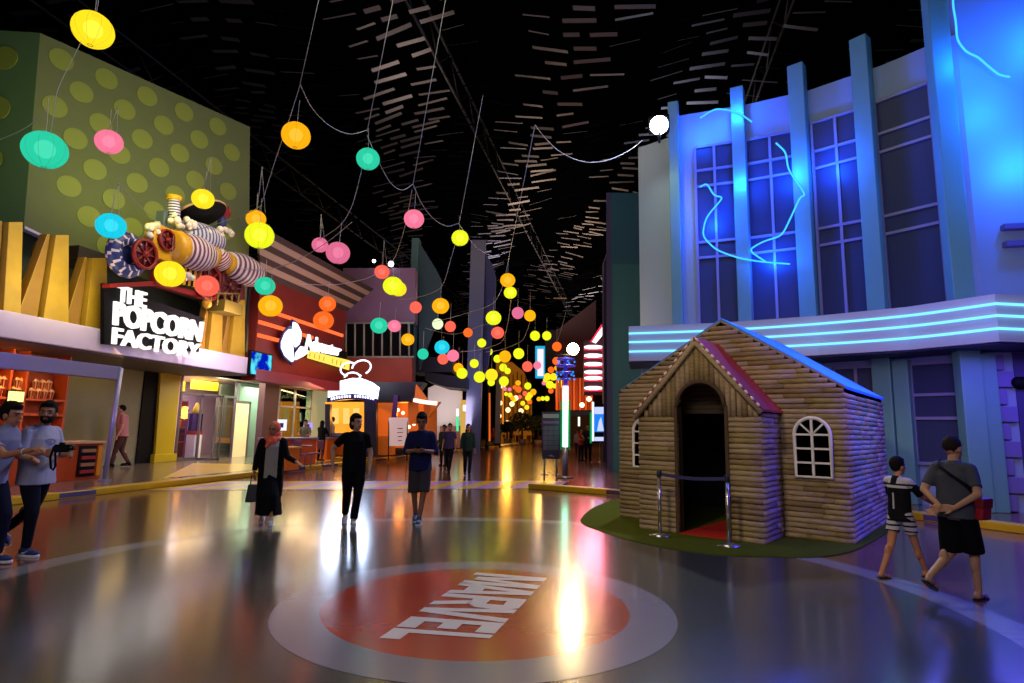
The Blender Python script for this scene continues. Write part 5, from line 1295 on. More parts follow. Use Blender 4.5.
for px, py, w, c in SMALL:
    if px < 515 and py < 385: lb, gr = 'small %s lantern in the cluster beside the slim slate pillar' % c, 'small %s lanterns by the slim slate pillar' % c
    elif px > 540: lb, gr = 'small %s lantern in the far cluster next to the lamp mast' % c, 'small %s lanterns next to the lamp mast' % c
    elif py < 370: lb, gr = 'small %s lantern touching the hanging screen' % c, 'small %s lanterns at the hanging screen' % c
    else: lb, gr = 'tiny %s lantern in the farthest cluster before the amber facade' % c, 'tiny %s lanterns before the amber facade' % c
    lantern(px, py, w, c, lb, gr)
def dof(w): return FOC*.5/w
def cordline(lab, pts, r=.007):     # pts: (px, py, depth); a hanging electric cord
    P = [at(*p) for p in pts]; out = []
    for i in range(len(P)-1):
        p0, p1, p2, p3 = P[max(i-1, 0)], P[i], P[i+1], P[min(i+2, len(P)-1)]
        for t in [k/6 for k in range(6)]: out.append(.5*((2*p1)+(p2-p0)*t+(2*p0-5*p1+4*p2-p3)*t*t+(3*p1-p0-3*p2+p3)*t**3))
    out.append(P[-1]); o = MB().tube(out, r, 5).build('lantern_cord', CORDM); return tag(o, lab, 'cord')
def straight(lab, a, b_, r=.006): return tag(MB().tube([at(*a), at(*b_)], r, 5).build('support_cable', CORDM), lab, 'cable')
straight('steep cable from the amber lantern knot up to the ceiling', (300, 84, 10.5), (323, -20, 10.5))
straight('steep cable above the high teal lantern', (367, 132, 13), (397, -20, 13.5), .007)
straight('steep cable above the high pink lantern', (413, 184, 15), (449, -20, 15.5), .008)
straight('steep cable above the high lime lantern between the sail pillars', (459, 224, 17.6), (483, 95, 17.8), .009)
straight('cable rising from the two stacked lanterns to the knot of the tower cord', (508, 262, 20), (535, 125, 15), .009)
straight('cable above the topmost yellow lantern', (94, 20, 8.1), (99, -20, 8.2), .005)
cordline('cord drooping from the amber lantern knot to the high teal lantern', [(300, 84, 10.5), (312, 108, 11), (330, 126, 11.6), (350, 134, 12.3), (367, 130, 13)])
cordline('cord drooping from the high teal lantern to the pink one', [(367, 135, 13), (378, 160, 13.5), (390, 182, 14), (402, 190, 14.5), (413, 184, 15)], .008)
cordline('cord drooping from the high pink lantern to the lime one', [(413, 184, 15), (422, 204, 15.7), (434, 219, 16.3), (447, 226, 17), (459, 223, 17.6)], .009)
cordline('cord drooping from the high lime lantern past the navy sail', [(459, 224, 17.6), (470, 240, 18), (480, 250, 18.6), (494, 256, 19.3), (508, 252, 20)], .009)
cordline('cord drooping from the hanging knot across to the flood light tower', [(535, 125, 15), (546, 139, 15), (562, 153, 15.4), (585, 162, 16), (608, 160, 16.6), (628, 151, 17.1), (643, 140, 17.5)], .009)
cordline('cord from the amber lantern knot down to the lime lantern at the wall edge', [(300, 85, 10.5), (290, 117, 10.6), (276, 158, 10.7), (264, 196, 10.6), (259, 212, 10.6)], .006)
cordline('cord looping under the wall edge lanterns to the cyan lantern', [(262, 205, 10.6), (248, 213, 11), (225, 221, 11.2), (200, 229, 11.3), (176, 230, 11.3), (158, 222, 11.3), (140, 206, 11.3), (119, 184, 11.2)], .007)
cordline('cord from the high teal lantern down to the rose pair', [(366, 150, 13), (354, 200, 13), (343, 222, 13), (330, 233, 13.2), (318, 240, 14)], .007)
cordline('cord from the topmost yellow lantern down to the big teal one', [(91, 20, 8.1), (78, 48, 8), (60, 84, 7.8), (55, 103, 7.7), (51, 132, 7.7)], .005)
cordline('short cord tail with knot beside the big teal lantern', [(46, 110, 7.8), (38, 119, 7.8), (20, 131, 7.8), (-6, 142, 7.8)], .005)
cordline('cord sagging across the striped overhang', [(352, 222, 13), (330, 240, 13.4), (305, 256, 14), (285, 265, 14.5), (262, 270, 15), (240, 268, 15.4)], .008)
cordline('cord sagging before the plum wall from the overhang', [(300, 284, 15), (330, 285, 16), (352, 282, 17), (372, 276, 18), (392, 262, 18.6), (404, 230, 17), (412, 190, 15.2)], .008)
cordline('cord from the lime lantern between the pillars down to the amber one', [(458, 235, 17.6), (450, 262, 17.6), (444, 282, 17.6), (436, 291, 18), (415, 298, 19), (398, 300, 20)], .009)
cordline('cord running from the navy sail down to the orange lantern', [(508, 262, 20), (503, 285, 20), (496, 300, 20), (488, 306, 20.5), (470, 312, 21), (450, 318, 22), (432, 322, 23)], .009)
cordline('cord sagging between the small lanterns at the slate pillar', [(497, 322, 20), (480, 326, 24), (470, 330, 25), (455, 334, 25), (440, 332, 24), (425, 328, 24)], .009)
cordline('cord sweeping down past the rose lantern to the hanging screen', [(511, 300, 22), (508, 322, 24), (503, 340, 25), (493, 346, 26), (478, 350, 27), (460, 352, 27)], .011)
cordline('cord sweeping down beyond the lone lime lantern', [(530, 322, 26), (524, 338, 26), (516, 344, 27), (500, 350, 29), (486, 352, 30)], .011)
cordline('long faint cord dropping toward the flood lamp', [(566, 312, 30), (561, 330, 30), (557, 342, 30)], .01)
# pairs of short suspension cords with a knot above lanterns
for i, (x, y, x2, y2, d) in enumerate(((118, 108, 109, 130, 11.5), (211, 158, 204, 189, 13.5), (119, 184, 111, 214, 11.1), (262, 168, 257, 210, 10.6), (321, 215, 320, 238, 18.5), (384, 241, 383, 265, 20))):
    o = MB().tube([at(x, y, d), at(x2, y2, d)], .006, 5).tube([at(x, y, d), at(x2+8*11/d, y2+3, d)], .005, 5); o.ball(at(x, y, d), .018, 8)
    o = o.build('suspension_cord', CORDM); tag(o, ('forked cord over the pink lantern by the dotted wall', 'forked cord over the yellow lantern above the black lid', 'forked cord over the cyan lantern', 'forked cord over the lanterns at the wall edge', 'forked cord over the smaller rose lantern', 'forked cord over the coral lantern by the spot lamps')[i], 'cord')
# ================================================================ PEOPLE
def prims_mesh(prims):
    b = MB()
    for p in prims:
        k = p[0]
        if k == 'c':      # capsule
            _, a, c, r0, r1 = p; a, c = V(a), V(c); b.ball(a, r0, 14); b.ball(c, r1, 14); b.tube([a, c], [r0, r1], 14)
        elif k == 'e': b.ball(p[1], 1, 18, 0, p[2], p[3] if len(p) > 3 else None)
        elif k == 'f': b.tube(p[1], p[2], 18)       # tube through points, flat ends
        elif k == 'l':    # loft of ellipses (centre, rx, ry)
            n = 24; vs = []; 
            for (c, rx, ry) in p[1]:
                for j in range(n): vs.append(V(c)+V((rx*math.cos(2*PI*j/n), ry*math.sin(2*PI*j/n), 0)))
            m = len(p[1]); fs = [(i*n+j, i*n+(j+1) % n, (i+1)*n+(j+1) % n, (i+1)*n+j) for i in range(m-1) for j in range(n)]
            fs += [tuple(range(n))[::-1], tuple((m-1)*n+j for j in range(n))]; b.add(vs, fs)
        elif k == 'b': b.box(p[1], p[2], 0, p[3] if len(p) > 3 else None)
    return b
def blob(name, prims, mats, parent, vox=.008, it=3, fold=0.0, fscale=7, paint=None):
    b = prims_mesh(prims); me = bpy.data.meshes.new(name); me.from_pydata(b.v, [], b.f); me.update()
    bm = bmesh.new(); bm.from_mesh(me); bmesh.ops.recalc_face_normals(bm, faces=bm.faces); bm.to_mesh(me); bm.free()
    o = bpy.data.objects.new('tmp', me)
    r = o.modifiers.new('r', 'REMESH'); r.mode = 'VOXEL'; r.voxel_size = vox; r.use_smooth_shade = True
    if it: s_ = o.modifiers.new('s', 'SMOOTH'); s_.factor = .5; s_.iterations = it
    m2 = evaluated(o); bpy.data.objects.remove(o); bpy.data.meshes.remove(me)
    m2.name = name; m2.materials.clear()
    for m in (mats if isinstance(mats, (list, tuple)) else [mats]): m2.materials.append(m)
    import array
    if fold:
        n_ = len(m2.vertices); co = array.array('f', bytes(12*n_)); no = array.array('f', bytes(12*n_))
        m2.vertices.foreach_get('co', co); m2.vertex_normals.foreach_get('vector', no); nz_ = noise.noise
        for i in range(0, 3*n_, 3):
            q_ = V((co[i]*fscale, co[i+1]*fscale, co[i+2]*fscale*.55)); f_ = nz_(q_)*fold+nz_(q_*2.3)*fold*.4
            co[i] += no[i]*f_; co[i+1] += no[i+1]*f_; co[i+2] += no[i+2]*f_
        m2.vertices.foreach_set('co', co)
    np__ = len(m2.polygons); m2.polygons.foreach_set('use_smooth', [True]*np__)
    if paint:
        ce = array.array('f', bytes(12*np__)); m2.polygons.foreach_get('center', ce)
        m2.polygons.foreach_set('material_index', [paint(V(ce[3*i:3*i+3])) for i in range(np__)])
    m2.update(); return link(name, m2, parent)
SKINS = {}
def skin(n, c): return mat('skin_'+n, c, .55, spec=.3)
EYEW = mat('eye_white', '#9a9490', .5); EYED = mat('eye_dark', '#1a1210', .3); LIP = mat('lips', '#8a4a40', .5)
def person(label, base, hd, sc, P):
    rz = YAW-math.radians(hd)
    t = lthing('person', label, 'person', tuple(base), rz, sc)
    vox = P.get('vox', .0075); lo = vox > .01
    J = dict(hipL=(-.09, 0, .92), hipR=(.09, 0, .92), knL=(-.095, .02, .5), knR=(.095, .02, .5), anL=(-.095, -.01, .09), anR=(.095, -.01, .09),
             tL=(0, 1, 0), tR=(0, 1, 0), shL=(-.17, 0, 1.40), shR=(.17, 0, 1.40), elL=(-.22, -.02, 1.12), elR=(.22, -.02, 1.12), wrL=(-.24, .06, .88), wrR=(.24, .06, .88),
             nL=(1, 0, 0), nR=(-1, 0, 0), curl=.35, hyaw=0, hpit=0, hoff=(0, .02, 1.62), lean=0.0)
    J.update(P.get('J', {})); W = P.get('wide', 1.0)
    g = lambda k: V(J[k])
    B = []
    ln = J['lean']
    def tl(z, rx, ry, dy=0.0): return ((0, dy+ln*max(0, z-.9), z), rx*W, ry*W)
    B.append(('l', [tl(.84, .13, .10), tl(.92, .165, .115), tl(1.05, .14, .1), tl(1.2, .152, .108), tl(1.32, .158, .112), tl(1.39, .14, .095), tl(1.44, .095, .075), tl(1.48, .06, .055)]))
    hc = g('hoff'); 
    B.append(('c', (0, ln*.5-.005, 1.42), (hc.x*.6, hc.y-.015, hc.z-.09), .058, .052))
    HM = Matrix.Translation(hc) @ Matrix.Rotation(math.radians(J['hyaw']), 4, 'Z') @ Matrix.Rotation(math.radians(J['hpit']), 4, 'X') @ Matrix.Scale(1.09, 4); HR = HM.to_3x3()
    h = lambda *p: HM @ V(p)
    B += [('e', h(0, -.012, .022), (.074, .093, .098), HR), ('e', h(0, .02, -.045), (.056, .066, .066), HR), ('e', h(0, .055, -.088), (.026, .022, .022), HR),
          ('c', h(0, .082, .012), h(0, .104, -.022), .009, .0135), ('e', h(0, .074, -.055), (.026, .018, .012), HR), ('e', h(0, .062, .03), (.052, .028, .016), HR),
          ('e', h(.074, -.008, -.012), (.011, .024, .034), HR), ('e', h(-.074, -.008, -.012), (.011, .024, .034), HR)]
    for s, q_ in (('L', -1), ('R', 1)):
        sh, el, wr = g('sh'+s), g('el'+s), g('wr'+s)
        B += [('c', sh, el, .05, .041), ('c', el, wr, .039, .026), ('c', (sh.x*.45, sh.y*.5, 1.40), sh, .058, .05)]
        f = (wr-el).normalized() if ('f'+s) not in J else V(J['f'+s]).normalized(); n = V(J['n'+s]); n = (n-f*n.dot(f)).normalized(); sd = f.cross(n)*(-q_)   # thumb side
        if sd.length < .1: sd = V((1, 0, 0))
        if lo: B.append(('e', wr+f*.08, (.03, .03, .06)))
        else:
            for k, o in enumerate((.033, .011, -.011, -.032)):
                b0 = wr+f*.085+sd*o; B.append(('c', wr+f*.012+sd*o*.55, b0, .0145, .0125))
                L = (.07, .078, .072, .055)[k]; a = 0; p = b0; fd = (f+sd*o*1.6).normalized()
                for sgm in (.46, .3, .24):
                    a += J['curl']*(1+.12*k); dr = (fd*math.cos(a)+n*math.sin(a)); p2 = p+dr*L*sgm; B.append(('c', p, p2, .0093, .0085)); p = p2
            tb = wr+f*.03+sd*.026; t1 = tb+(sd*.7+f*.75+n*.3).normalized()*.042; t2 = t1+(sd*.15+f*.95+n*.35).normalized()*.032
            B += [('c', tb, t1, .014, .011), ('c', t1, t2, .0105, .009)]
        hp, kn, an = g('hip'+s), g('kn'+s), g('an'+s); B += [('c', hp, kn, .082*W, .055), ('c', kn, an, .052, .036)]
        mid = kn.lerp(an, .3); bk = V(J['t'+s]).normalized(); B.append(('e', mid-bk*.015, (.046, .05, .1)))
        td = V(J['t'+s]).normalized(); B += [('c', an-td*.035-V((0, 0, .045)), an+td*.13-V((0, 0, .062)), .034, .026), ('c', an, an-td*.02-V((0, 0, .04)), .036, .034)]
    HI = HM.inverted()
    lipc = P.get('lip', False)
    def paint(c):
        if c.z < 1.4: return 0
        q_ = HI @ c
        if q_.y < .04: return 0
        for e in (-.031, .031):
            dx, dz = q_.x-e, q_.z-.006
            if (dx/.0075)**2+(dz/.007)**2 < 1: return 2
            if (dx/.014)**2+(dz/.0065)**2 < 1: return 1
            if abs(dx) < .02 and abs(dz-.024+abs(dx)*.15) < .0045: return 3
        if abs(q_.x) < .024 and abs(q_.z+.055) < .0075: return 4
        return 0
    hm = mat('hair_'+P.get('hair', '#14100e'), P.get('hair', '#14100e'), .8, bump=.3, bscale=60, spec=.12)
    blob('body', B, [P['skin'], EYEW, EYED, hm, LIP], t, vox, 2, paint=paint)
    # ---- hair
    hs = P.get('hairstyle', 'short')
    if hs != 'none':
        Hh = []
        if hs in ('short', 'crop', 'beard', 'tail'):
            k = .006 if hs == 'crop' else .016
            Hh += [('e', h(0, -.022, .034+k*.4), (.076+k*.6, .088+k, .092+k), HR)]
            if hs != 'crop': Hh += [('e', h(0, .035, .098), (.058, .045, .024), HR), ('e', h(0, -.06, .0), (.066, .045, .07), HR)]
            if hs == 'tail': Hh += [('e', h(0, -.085, -.02), (.055, .05, .09), HR), ('e', h(.05, -.04, -.03), (.03, .04, .07), HR), ('e', h(-.05, -.04, -.03), (.03, .04, .07), HR)]
        if hs == 'long': Hh += [('e', h(0, -.022, .04), (.088, .1, .1), HR), ('e', h(0, -.07, -.1), (.075, .05, .16), HR), ('e', h(.06, -.03, -.06), (.028, .045, .12), HR), ('e', h(-.06, -.03, -.06), (.028, .045, .12), HR)]
        me = blob('hair', Hh, hm, t, max(vox, .008), 2, fold=.004, fscale=30)
        # trim the hair away from the face
        bm = bmesh.new(); bm.from_mesh(me.data); 
        dl = [v for v in bm.verts if (lambda q_: q_.y > .028 and q_.z < .062-.25*max(0, .05-q_.y))(HI @ v.co)]
        bmesh.ops.delete(bm, geom=dl, context='VERTS'); bm.to_mesh(me.data); bm.free()
        if hs == 'beard':
            bo = blob('beard', [('e', h(0, .02, -.052), (.062, .071, .064), HR), ('e', h(0, .06, -.09), (.03, .026, .026), HR), ('c', h(-.022, .082, -.042), h(.022, .082, -.042), .008, .008)], hm, t, .007, 1)
            bm = bmesh.new(); bm.from_mesh(bo.data)
            dl = [v for v in bm.verts if (lambda q_: q_.z > -.028 and abs(q_.x) < .048 or q_.z > .0 or (abs(q_.x) < .02 and abs(q_.z+.056) < .008))(HI @ v.co)]
            bmesh.ops.delete(bm, geom=dl, context='VERTS'); bm.to_mesh(bo.data); bm.free()
    # ---- clothes
    cv = max(vox, .009)
    top = P.get('top')
    if top:
        cm, sl, hem = top['mat'], top.get('sleeve', .55), top.get('hem', .88); e = top.get('ease', .018)
        C = [('l', [tl(hem, .165+e+.01, .12+e+.008), tl(1.0, .16+e, .115+e), tl(1.2, .162+e, .116+e), tl(1.32, .158+e, .118+e), tl(1.39, .145+e*.8, .1+e*.6), tl(1.445, .1+e*.5, .082+e*.5), tl(1.485, .066, .062)])]
        for s in 'LR':
            sh, el, wr = g('sh'+s), g('el'+s), g('wr'+s)
            C.append(('c', (sh.x*.4, sh.y*.5, 1.40), (sh.x*.98, sh.y, sh.z), .074, .068))
            if sl <= 1: C.append(('f', [sh, sh.lerp(el, sl*.5), sh.lerp(el, sl)], [.066, .062, .066]))
            else: C += [('f', [sh, sh.lerp(el, .5), el], [.066, .06, .056]), ('e', el, (.053,)*3), ('f', [el, el.lerp(wr, sl-1)], [.052, .042])]
        rule = top.get('paint')
        blob('shirt', C, [cm]+top.get('mats2', []), t, cv, 2, fold=.012, paint=(lambda c: rule(c, J)) if rule else None)
    bt = P.get('bottom')
    if bt:
        cm = bt['mat']; ty = bt['type']; hz = bt.get('top', .98)
        if ty == 'skirt':
            C = [('l', [((0, 0, hz), .155*W, .115*W), ((0, 0, .85), .18*W, .14*W), ((.0, .02, .5), .2*W, .235*W), ((bt.get('sx', 0), bt.get('sy', 0), bt.get('len', .12)), .24*W, .2*W)])]
            blob('skirt', C, cm, t, cv, 2, fold=.02, fscale=6)
        else:
            C = [('l', [((0, 0, .86), .165*W, .125*W), ((0, 0, .93), .18*W, .13*W), ((0, 0, hz), .163*W, .12*W)])]
            for s in 'LR':
                hp, kn, an = g('hip'+s), g('kn'+s), g('an'+s); lw = bt.get('loose', 1.0)
                if ty == 'trousers': C += [('c', hp, hp.lerp(kn, .5), .098*W, .088*W*lw), ('f', [hp, hp.lerp(kn, .5), kn], [.098*W, .088*W*lw, .068*lw]), ('e', kn, (.068*lw,)*3), ('f', [kn, kn.lerp(an, .5), kn.lerp(an, .97)], [.068*lw, .06*lw, .052*lw])]
                else:
                    C += [('c', hp, hp.lerp(kn, .4), .1*W, .095*W), ('f', [hp, hp.lerp(kn, .5), hp.lerp(kn, bt.get('k', .95))], [.1*W, .1*W, .1*W])]
            blob('trousers' if ty == 'trousers' else 'shorts', C, [cm]+bt.get('mats2', []), t, cv, 2, fold=.007, paint=bt.get('paint'))
    fwr = P.get('shoes')
    if fwr:
        for s in 'LR':
            an = g('an'+s); td = V(J['t'+s]).normalized(); dn = V((0, 0, -1)); dn = (dn-td*dn.dot(td)).normalized(); sd = td.cross(dn)
            M = Matrix(((sd.x, td.x, -dn.x, 0), (sd.y, td.y, -dn.y, 0), (sd.z, td.z, -dn.z, 0), (0, 0, 0, 1)))
            M = Matrix.Translation(an+dn*.09) @ M; MR = M.to_3x3()
            q_ = lambda *p: M @ V(p)
            if fwr['type'] == 'sneaker':
                so = blob('shoe', [('e', q_(0, .09, .045), (.045, .1, .035), MR), ('e', q_(0, -.02, .055), (.038, .06, .048), MR), ('c', q_(0, -.005, .07), q_(0, 0, .105), .042, .043)], fwr['mat'], t, max(.008, vox), 1)
                mb = MB(); pts = [(.035, -.07), (.045, 0), (.046, .06), (.05, .12), (.035, .175), (0, .195), (-.03, .175), (-.045, .12), (-.04, .06), (-.04, 0), (-.033, -.07), (0, -.085)]
                mb.prism([q_(x, y, 0) for x, y in pts], M.to_3x3() @ V((0, 0, .028))); mb.build('sole', fwr['sole'], so, bevel=.006)
                if fwr.get('tick'):
                    for sx_ in (-1, 1): MB().prism([q_(sx_*.047, -.01, .05), q_(sx_*.045, .03, .04), q_(sx_*.038, .1, .075), q_(sx_*.046, .03, .055)], M.to_3x3() @ V((sx_*.004, 0, 0))).build('side_mark', WHITE, so)
            else:
                mb = MB(); pts = [(.03, -.075), (.036, 0), (.042, .08), (.045, .13), (.02, .175), (-.02, .175), (-.04, .13), (-.036, .06), (-.032, -.01), (-.028, -.075)]
                mb.prism([q_(x, y, 0) for x, y in pts], M.to_3x3() @ V((0, 0, .016))); so = mb.build('flip_flop', fwr['mat'], t, bevel=.004)
                MB().tube([q_(.038, .03, .02), q_(.025, .08, .055), q_(.008, .125, .02)], .006, 6).tube([q_(-.036, .03, .02), q_(-.02, .08, .055), q_(.008, .125, .02)], .006, 6).build('strap', fwr['mat'], so)
    return t
def stand(px, py, ptop, z=0.0, pxtop=None):
    b_ = gnd(px, py, z); d = (b_-CAM).dot(fwd); zt = at(pxtop or px, ptop, d).z-z; return b_, zt/1.755
def cloth(n, c, r=.85): return mat('cloth_'+n, c, r, spec=.15)
SK_A, SK_B, SK_C, SK_D = skin('warm', '#b47a58'), skin('olive', '#a47050'), skin('brown', '#7a5038'), skin('fair', '#c69474')
# 1 the man in grey at the frame's edge, pointing his camera
b_, sc = stand(-24, 565, 399, 0.0, -10); sc *= 1.0
p1 = person('dark haired person in a lilac grey shirt stretching an arm out past the bearded man', b_, 92, sc, dict(skin=SK_A, J=dict(hpit=-6, hoff=(0, .17, 1.59), lean=.24,
    elR=(.24, .36, 1.17), wrR=(.2, .62, 1.23), nR=(-.3, 0, -1), elL=(-.24, .1, 1.14), wrL=(-.14, .34, 1.12), nL=(.5, 0, -.8), curl=.7,
    knL=(-.09, .16, .52), anL=(-.09, .12, .1), knR=(.09, -.02, .5), anR=(.09, -.34, .16), tR=(0, .9, -.5)),
    top=dict(mat=cloth('lilac_grey', '#8c8ca4'), sleeve=.75, hem=.84), bottom=dict(type='trousers', mat=cloth('navy_jeans', '#14162c')), shoes=dict(type='sneaker', mat=mat('shoe_blue', '#16306c', .6), sole=WHITE)))
MB().tube([V((.213, .54, 1.205))+V((.034*math.cos(a), 0, .034*math.sin(a))) for a in [2*PI*k/12 for k in range(12)]], .006, 6, closed=True).build('bracelet', mat('bracelet_white', '#d8d0c8'), p1)
# 2 bearded man in white
b2, sc = stand(26, 555, 401, 0.0, 38)
p2 = person('bearded person in a white t-shirt and dark jeans striding, looking at the viewer', b2, 102, sc, dict(skin=SK_B, hairstyle='beard', wide=1.08, J=dict(hyaw=-52, hoff=(0, .05, 1.62),
    elR=(.25, .03, 1.14), wrR=(.2, .28, 1.17), nR=(-1, 0, 0), elL=(-.24, .06, 1.13), wrL=(-.12, .3, 1.15), nL=(1, 0, 0), curl=.75,
    knR=(.09, .12, .5), anR=(.07, .06, .09), knL=(-.09, -.1, .5), anL=(-.08, -.46, .24), tL=(0, .8, -.6)),
    top=dict(mat=cloth('white', '#b0acbc'), sleeve=.85, hem=.8, ease=.024), bottom=dict(type='trousers', mat=cloth('dark_jeans', '#10111e'), loose=.95), shoes=dict(type='sneaker', mat=mat('shoe_blue', '#16306c'), sole=WHITE, tick=True)))
# oval print on the chest
b = MB(); n_ = 20
for (r1, r2) in ((.062, .05),):
    for k in range(n_):
        a0, a1 = 2*PI*k/n_, 2*PI*(k+1)/n_
        b.add([V((.03+r1*math.cos(a0), .172, 1.29+.55*r1*math.sin(a0))), V((.03+r1*math.cos(a1), .172, 1.29+.55*r1*math.sin(a1))), V((.03+r2*math.cos(a1), .172, 1.29+.5*r2*math.sin(a1))), V((.03+r2*math.cos(a0), .172, 1.29+.5*r2*math.sin(a0)))], [(0, 1, 2, 3)])
b.build('chest_print', mat('print_blue', '#50608c'), p2)
# camera held between them
hp = at(62, 448, (b2-CAM).dot(fwd)-.25)
cmr = thing('camera', 'black camera with a hanging strap held out in front of the white t-shirt', 'camera', tuple(hp))
M = Matrix.Translation(hp) @ Matrix.Rotation(YAW+.3, 4, 'Z')
b = MB(); b.box((-.07, -.03, -.045), (.07, .03, .04), 0, M); b.box((-.025, -.03, .04), (.025, .025, .062), 0, M); b.build('camera_body', BLACK, cmr, bevel=.008)
b = MB(); b.tube([M @ V((.05, 0, 0)), M @ V((.13, -.01, .005))], .032, 14); b.build('lens', mat('lens_black', '#0c0c10', .25), cmr)
b = MB(); P_ = [(-.07, -.02, .02), (-.09, -.03, -.1), (-.07, -.03, -.22), (-.05, -.03, -.24), (-.03, -.03, -.2), (-.05, -.02, -.05), (.06, -.02, .02)]
b.tube([M @ V(p) for p in P_], .012, 6); b.build('strap', BLACK, cmr)
# 3 woman in orange scarf
b_, sc = stand(267, 524, 421)
BLK = cloth('black', '#0b0b0f')
def vest(c, J): return 1 if (abs(c.x) > .105 or c.y < -.02) else 0
p3 = person('person in an orange headscarf, grey top and long black skirt carrying a black bag', b_, 162, sc, dict(skin=SK_A, hairstyle='none', wide=.95, J=dict(hyaw=-28, hpit=-14, hoff=(0, .05, 1.62),
    elL=(-.25, .04, 1.14), wrL=(-.42, .24, 1.06), nL=(0, 0, -1), elR=(.25, -.05, 1.13), wrR=(.27, .02, .88), nR=(-1, 0, 0), curl=.5,
    knL=(-.08, .1, .5), anL=(-.06, .16, .1), knR=(.08, .04, .48), anR=(.1, -.26, .13), tR=(.1, 1, -.35)),
    top=dict(mat=cloth('warm_grey', '#a49a90'), sleeve=1.9, hem=.78, ease=.03, mats2=[BLK], paint=vest), bottom=dict(type='skirt', mat=BLK, len=.16, sy=-.02), shoes=dict(type='sneaker', mat=mat('shoe_cream', '#b8b0a0', .6), sole=WHITE)))
HM = Matrix.Translation((0, .05, 1.62)) @ Matrix.Rotation(math.radians(-28), 4, 'Z') @ Matrix.Rotation(math.radians(-14), 4, 'X')
sf = blob('headscarf', [('e', HM @ V((0, -.03, .025)), (.1, .108, .112)), ('e', HM @ V((0, -.03, -.09)), (.1, .1, .08)), ('e', (0, .0, 1.45), (.15, .13, .06)), ('e', (.02, .09, 1.42), (.1, .06, .09)), ('c', (.05, .12, 1.4), (.09, .13, 1.32), .05, .035)], cloth('scarf_orange', '#ff7450'), p3, .008, 2, fold=.012, fscale=14)
bm = bmesh.new(); bm.from_mesh(sf.data); HI_ = HM.inverted()
dl = [v for v in bm.verts if (lambda q_: q_.y > .03 and (q_.x/.055)**2+((q_.z+.005)/.075)**2 < 1)(HI_ @ v.co)]
bmesh.ops.delete(bm, geom=dl, context='VERTS'); bm.to_mesh(sf.data); bm.free()
blob('long_vest', [('l', [((-.17, -.01, .45), .035, .1), ((-.175, 0, .9), .035, .11), ((-.17, 0, 1.38), .03, .08)]), ('l', [((.17, -.01, .45), .035, .1), ((.175, 0, .9), .035, .11), ((.17, 0, 1.38), .03, .08)]), ('l', [((0, -.16, .42), .19, .035), ((0, -.14, .9), .18, .03), ((0, -.12, 1.35), .15, .03)])], BLK, p3, .012, 2, fold=.015)
bgp = b_+RM @ V((-.27*sc, 0, 0)); bag = thing('handbag', 'black handbag hanging beside the long black skirt', 'bag', (bgp.x, bgp.y, .5*sc))
M = Matrix.Translation((bgp.x, bgp.y, .36*sc)) @ Matrix.Rotation(.4, 4, 'Z')
MB().hexa([M @ V(p) for p in ((-.12, -.05, 0), (.12, -.05, 0), (.12, .05, 0), (-.12, .05, 0))], [M @ V(p) for p in ((-.09, -.03, .28), (.09, -.03, .28), (.09, .03, .28), (-.09, .03, .28))]).build('bag_body', mat('bag_black', '#0c0a10', .45), bag, bevel=.02)
MB().tube([M @ V((-.06, 0, .27)), M @ V((-.05, 0, .42)), M @ V((0, 0, .46)), M @ V((.05, 0, .42)), M @ V((.06, 0, .27))], .009, 6).build('handle', BLACK, bag)
# 4 man in black
b_, sc = stand(351, 524, 414)
p4 = person('person dressed all in black with white sneakers, hair tied back, glancing sideways', b_, 165, sc, dict(skin=SK_D, hairstyle='tail', hair='#1c1410', wide=1.04, J=dict(hyaw=42, hoff=(0, .03, 1.62),
    elR=(.36, -.06, 1.19), wrR=(.34, .02, .95), nR=(-1, 0, 0), elL=(-.25, -.02, 1.13), wrL=(-.24, .08, .87), nL=(1, 0, 0), curl=.3,
    knL=(-.08, .1, .5), anL=(-.03, .16, .09), knR=(.09, -.02, .5), anR=(.1, -.24, .13), tR=(.1, 1, -.35)),
    top=dict(mat=BLK, sleeve=.7, hem=.82), bottom=dict(type='trousers', mat=cloth('black_trousers', '#08090c'), loose=1.1), shoes=dict(type='sneaker', mat=mat('shoe_white', '#b8b4b0', .6), sole=WHITE)))
# 5 man in navy with phone
b_, sc = stand(418, 523, 413)
p5 = person('person in a navy shirt and grey shorts walking while looking down at a phone', b_, 178, sc, dict(skin=SK_B, hairstyle='short', wide=1.0, J=dict(hyaw=0, hpit=-20, hoff=(0, .045, 1.625),
    elR=(.245, .03, 1.13), wrR=(.07, .27, 1.16), nR=(-.6, -.4, .5), elL=(-.245, .03, 1.13), wrL=(-.07, .27, 1.16), nL=(.6, -.4, .5), curl=.8,
    knL=(-.08, .1, .5), anL=(-.03, .14, .09), knR=(.08, .02, .48), anR=(.07, -.22, .13), tR=(0, 1, -.35)),
    top=dict(mat=cloth('navy', '#1c1f48'), sleeve=1.25, hem=.83, ease=.02), bottom=dict(type='shorts', mat=cloth('charcoal', '#443c40'), k=1.0), shoes=dict(type='sneaker', mat=mat('shoe_slate', '#4a5878', .6), sole=WHITE)))
MB().box((-.04, .33, 1.19), (.04, .345, 1.21)).box((-.038, .31, 1.175), (.038, .38, 1.188)).build('x', BLACK, p5).name = 'unused'
bpy.data.objects.remove(bpy.data.objects['unused'])
rz5 = YAW-math.radians(178); Mp = Matrix.Translation(b_) @ Matrix.Rotation(rz5, 4, 'Z') @ Matrix.Scale(sc, 4)
ph = thing('phone', 'dark phone held in both hands by the person in the navy shirt', 'phone', tuple(Mp @ V((0, .33, 1.18))))
M = Mp @ Matrix.Translation((0, .345, 1.195)) @ Matrix.Rotation(math.radians(35), 4, 'X')
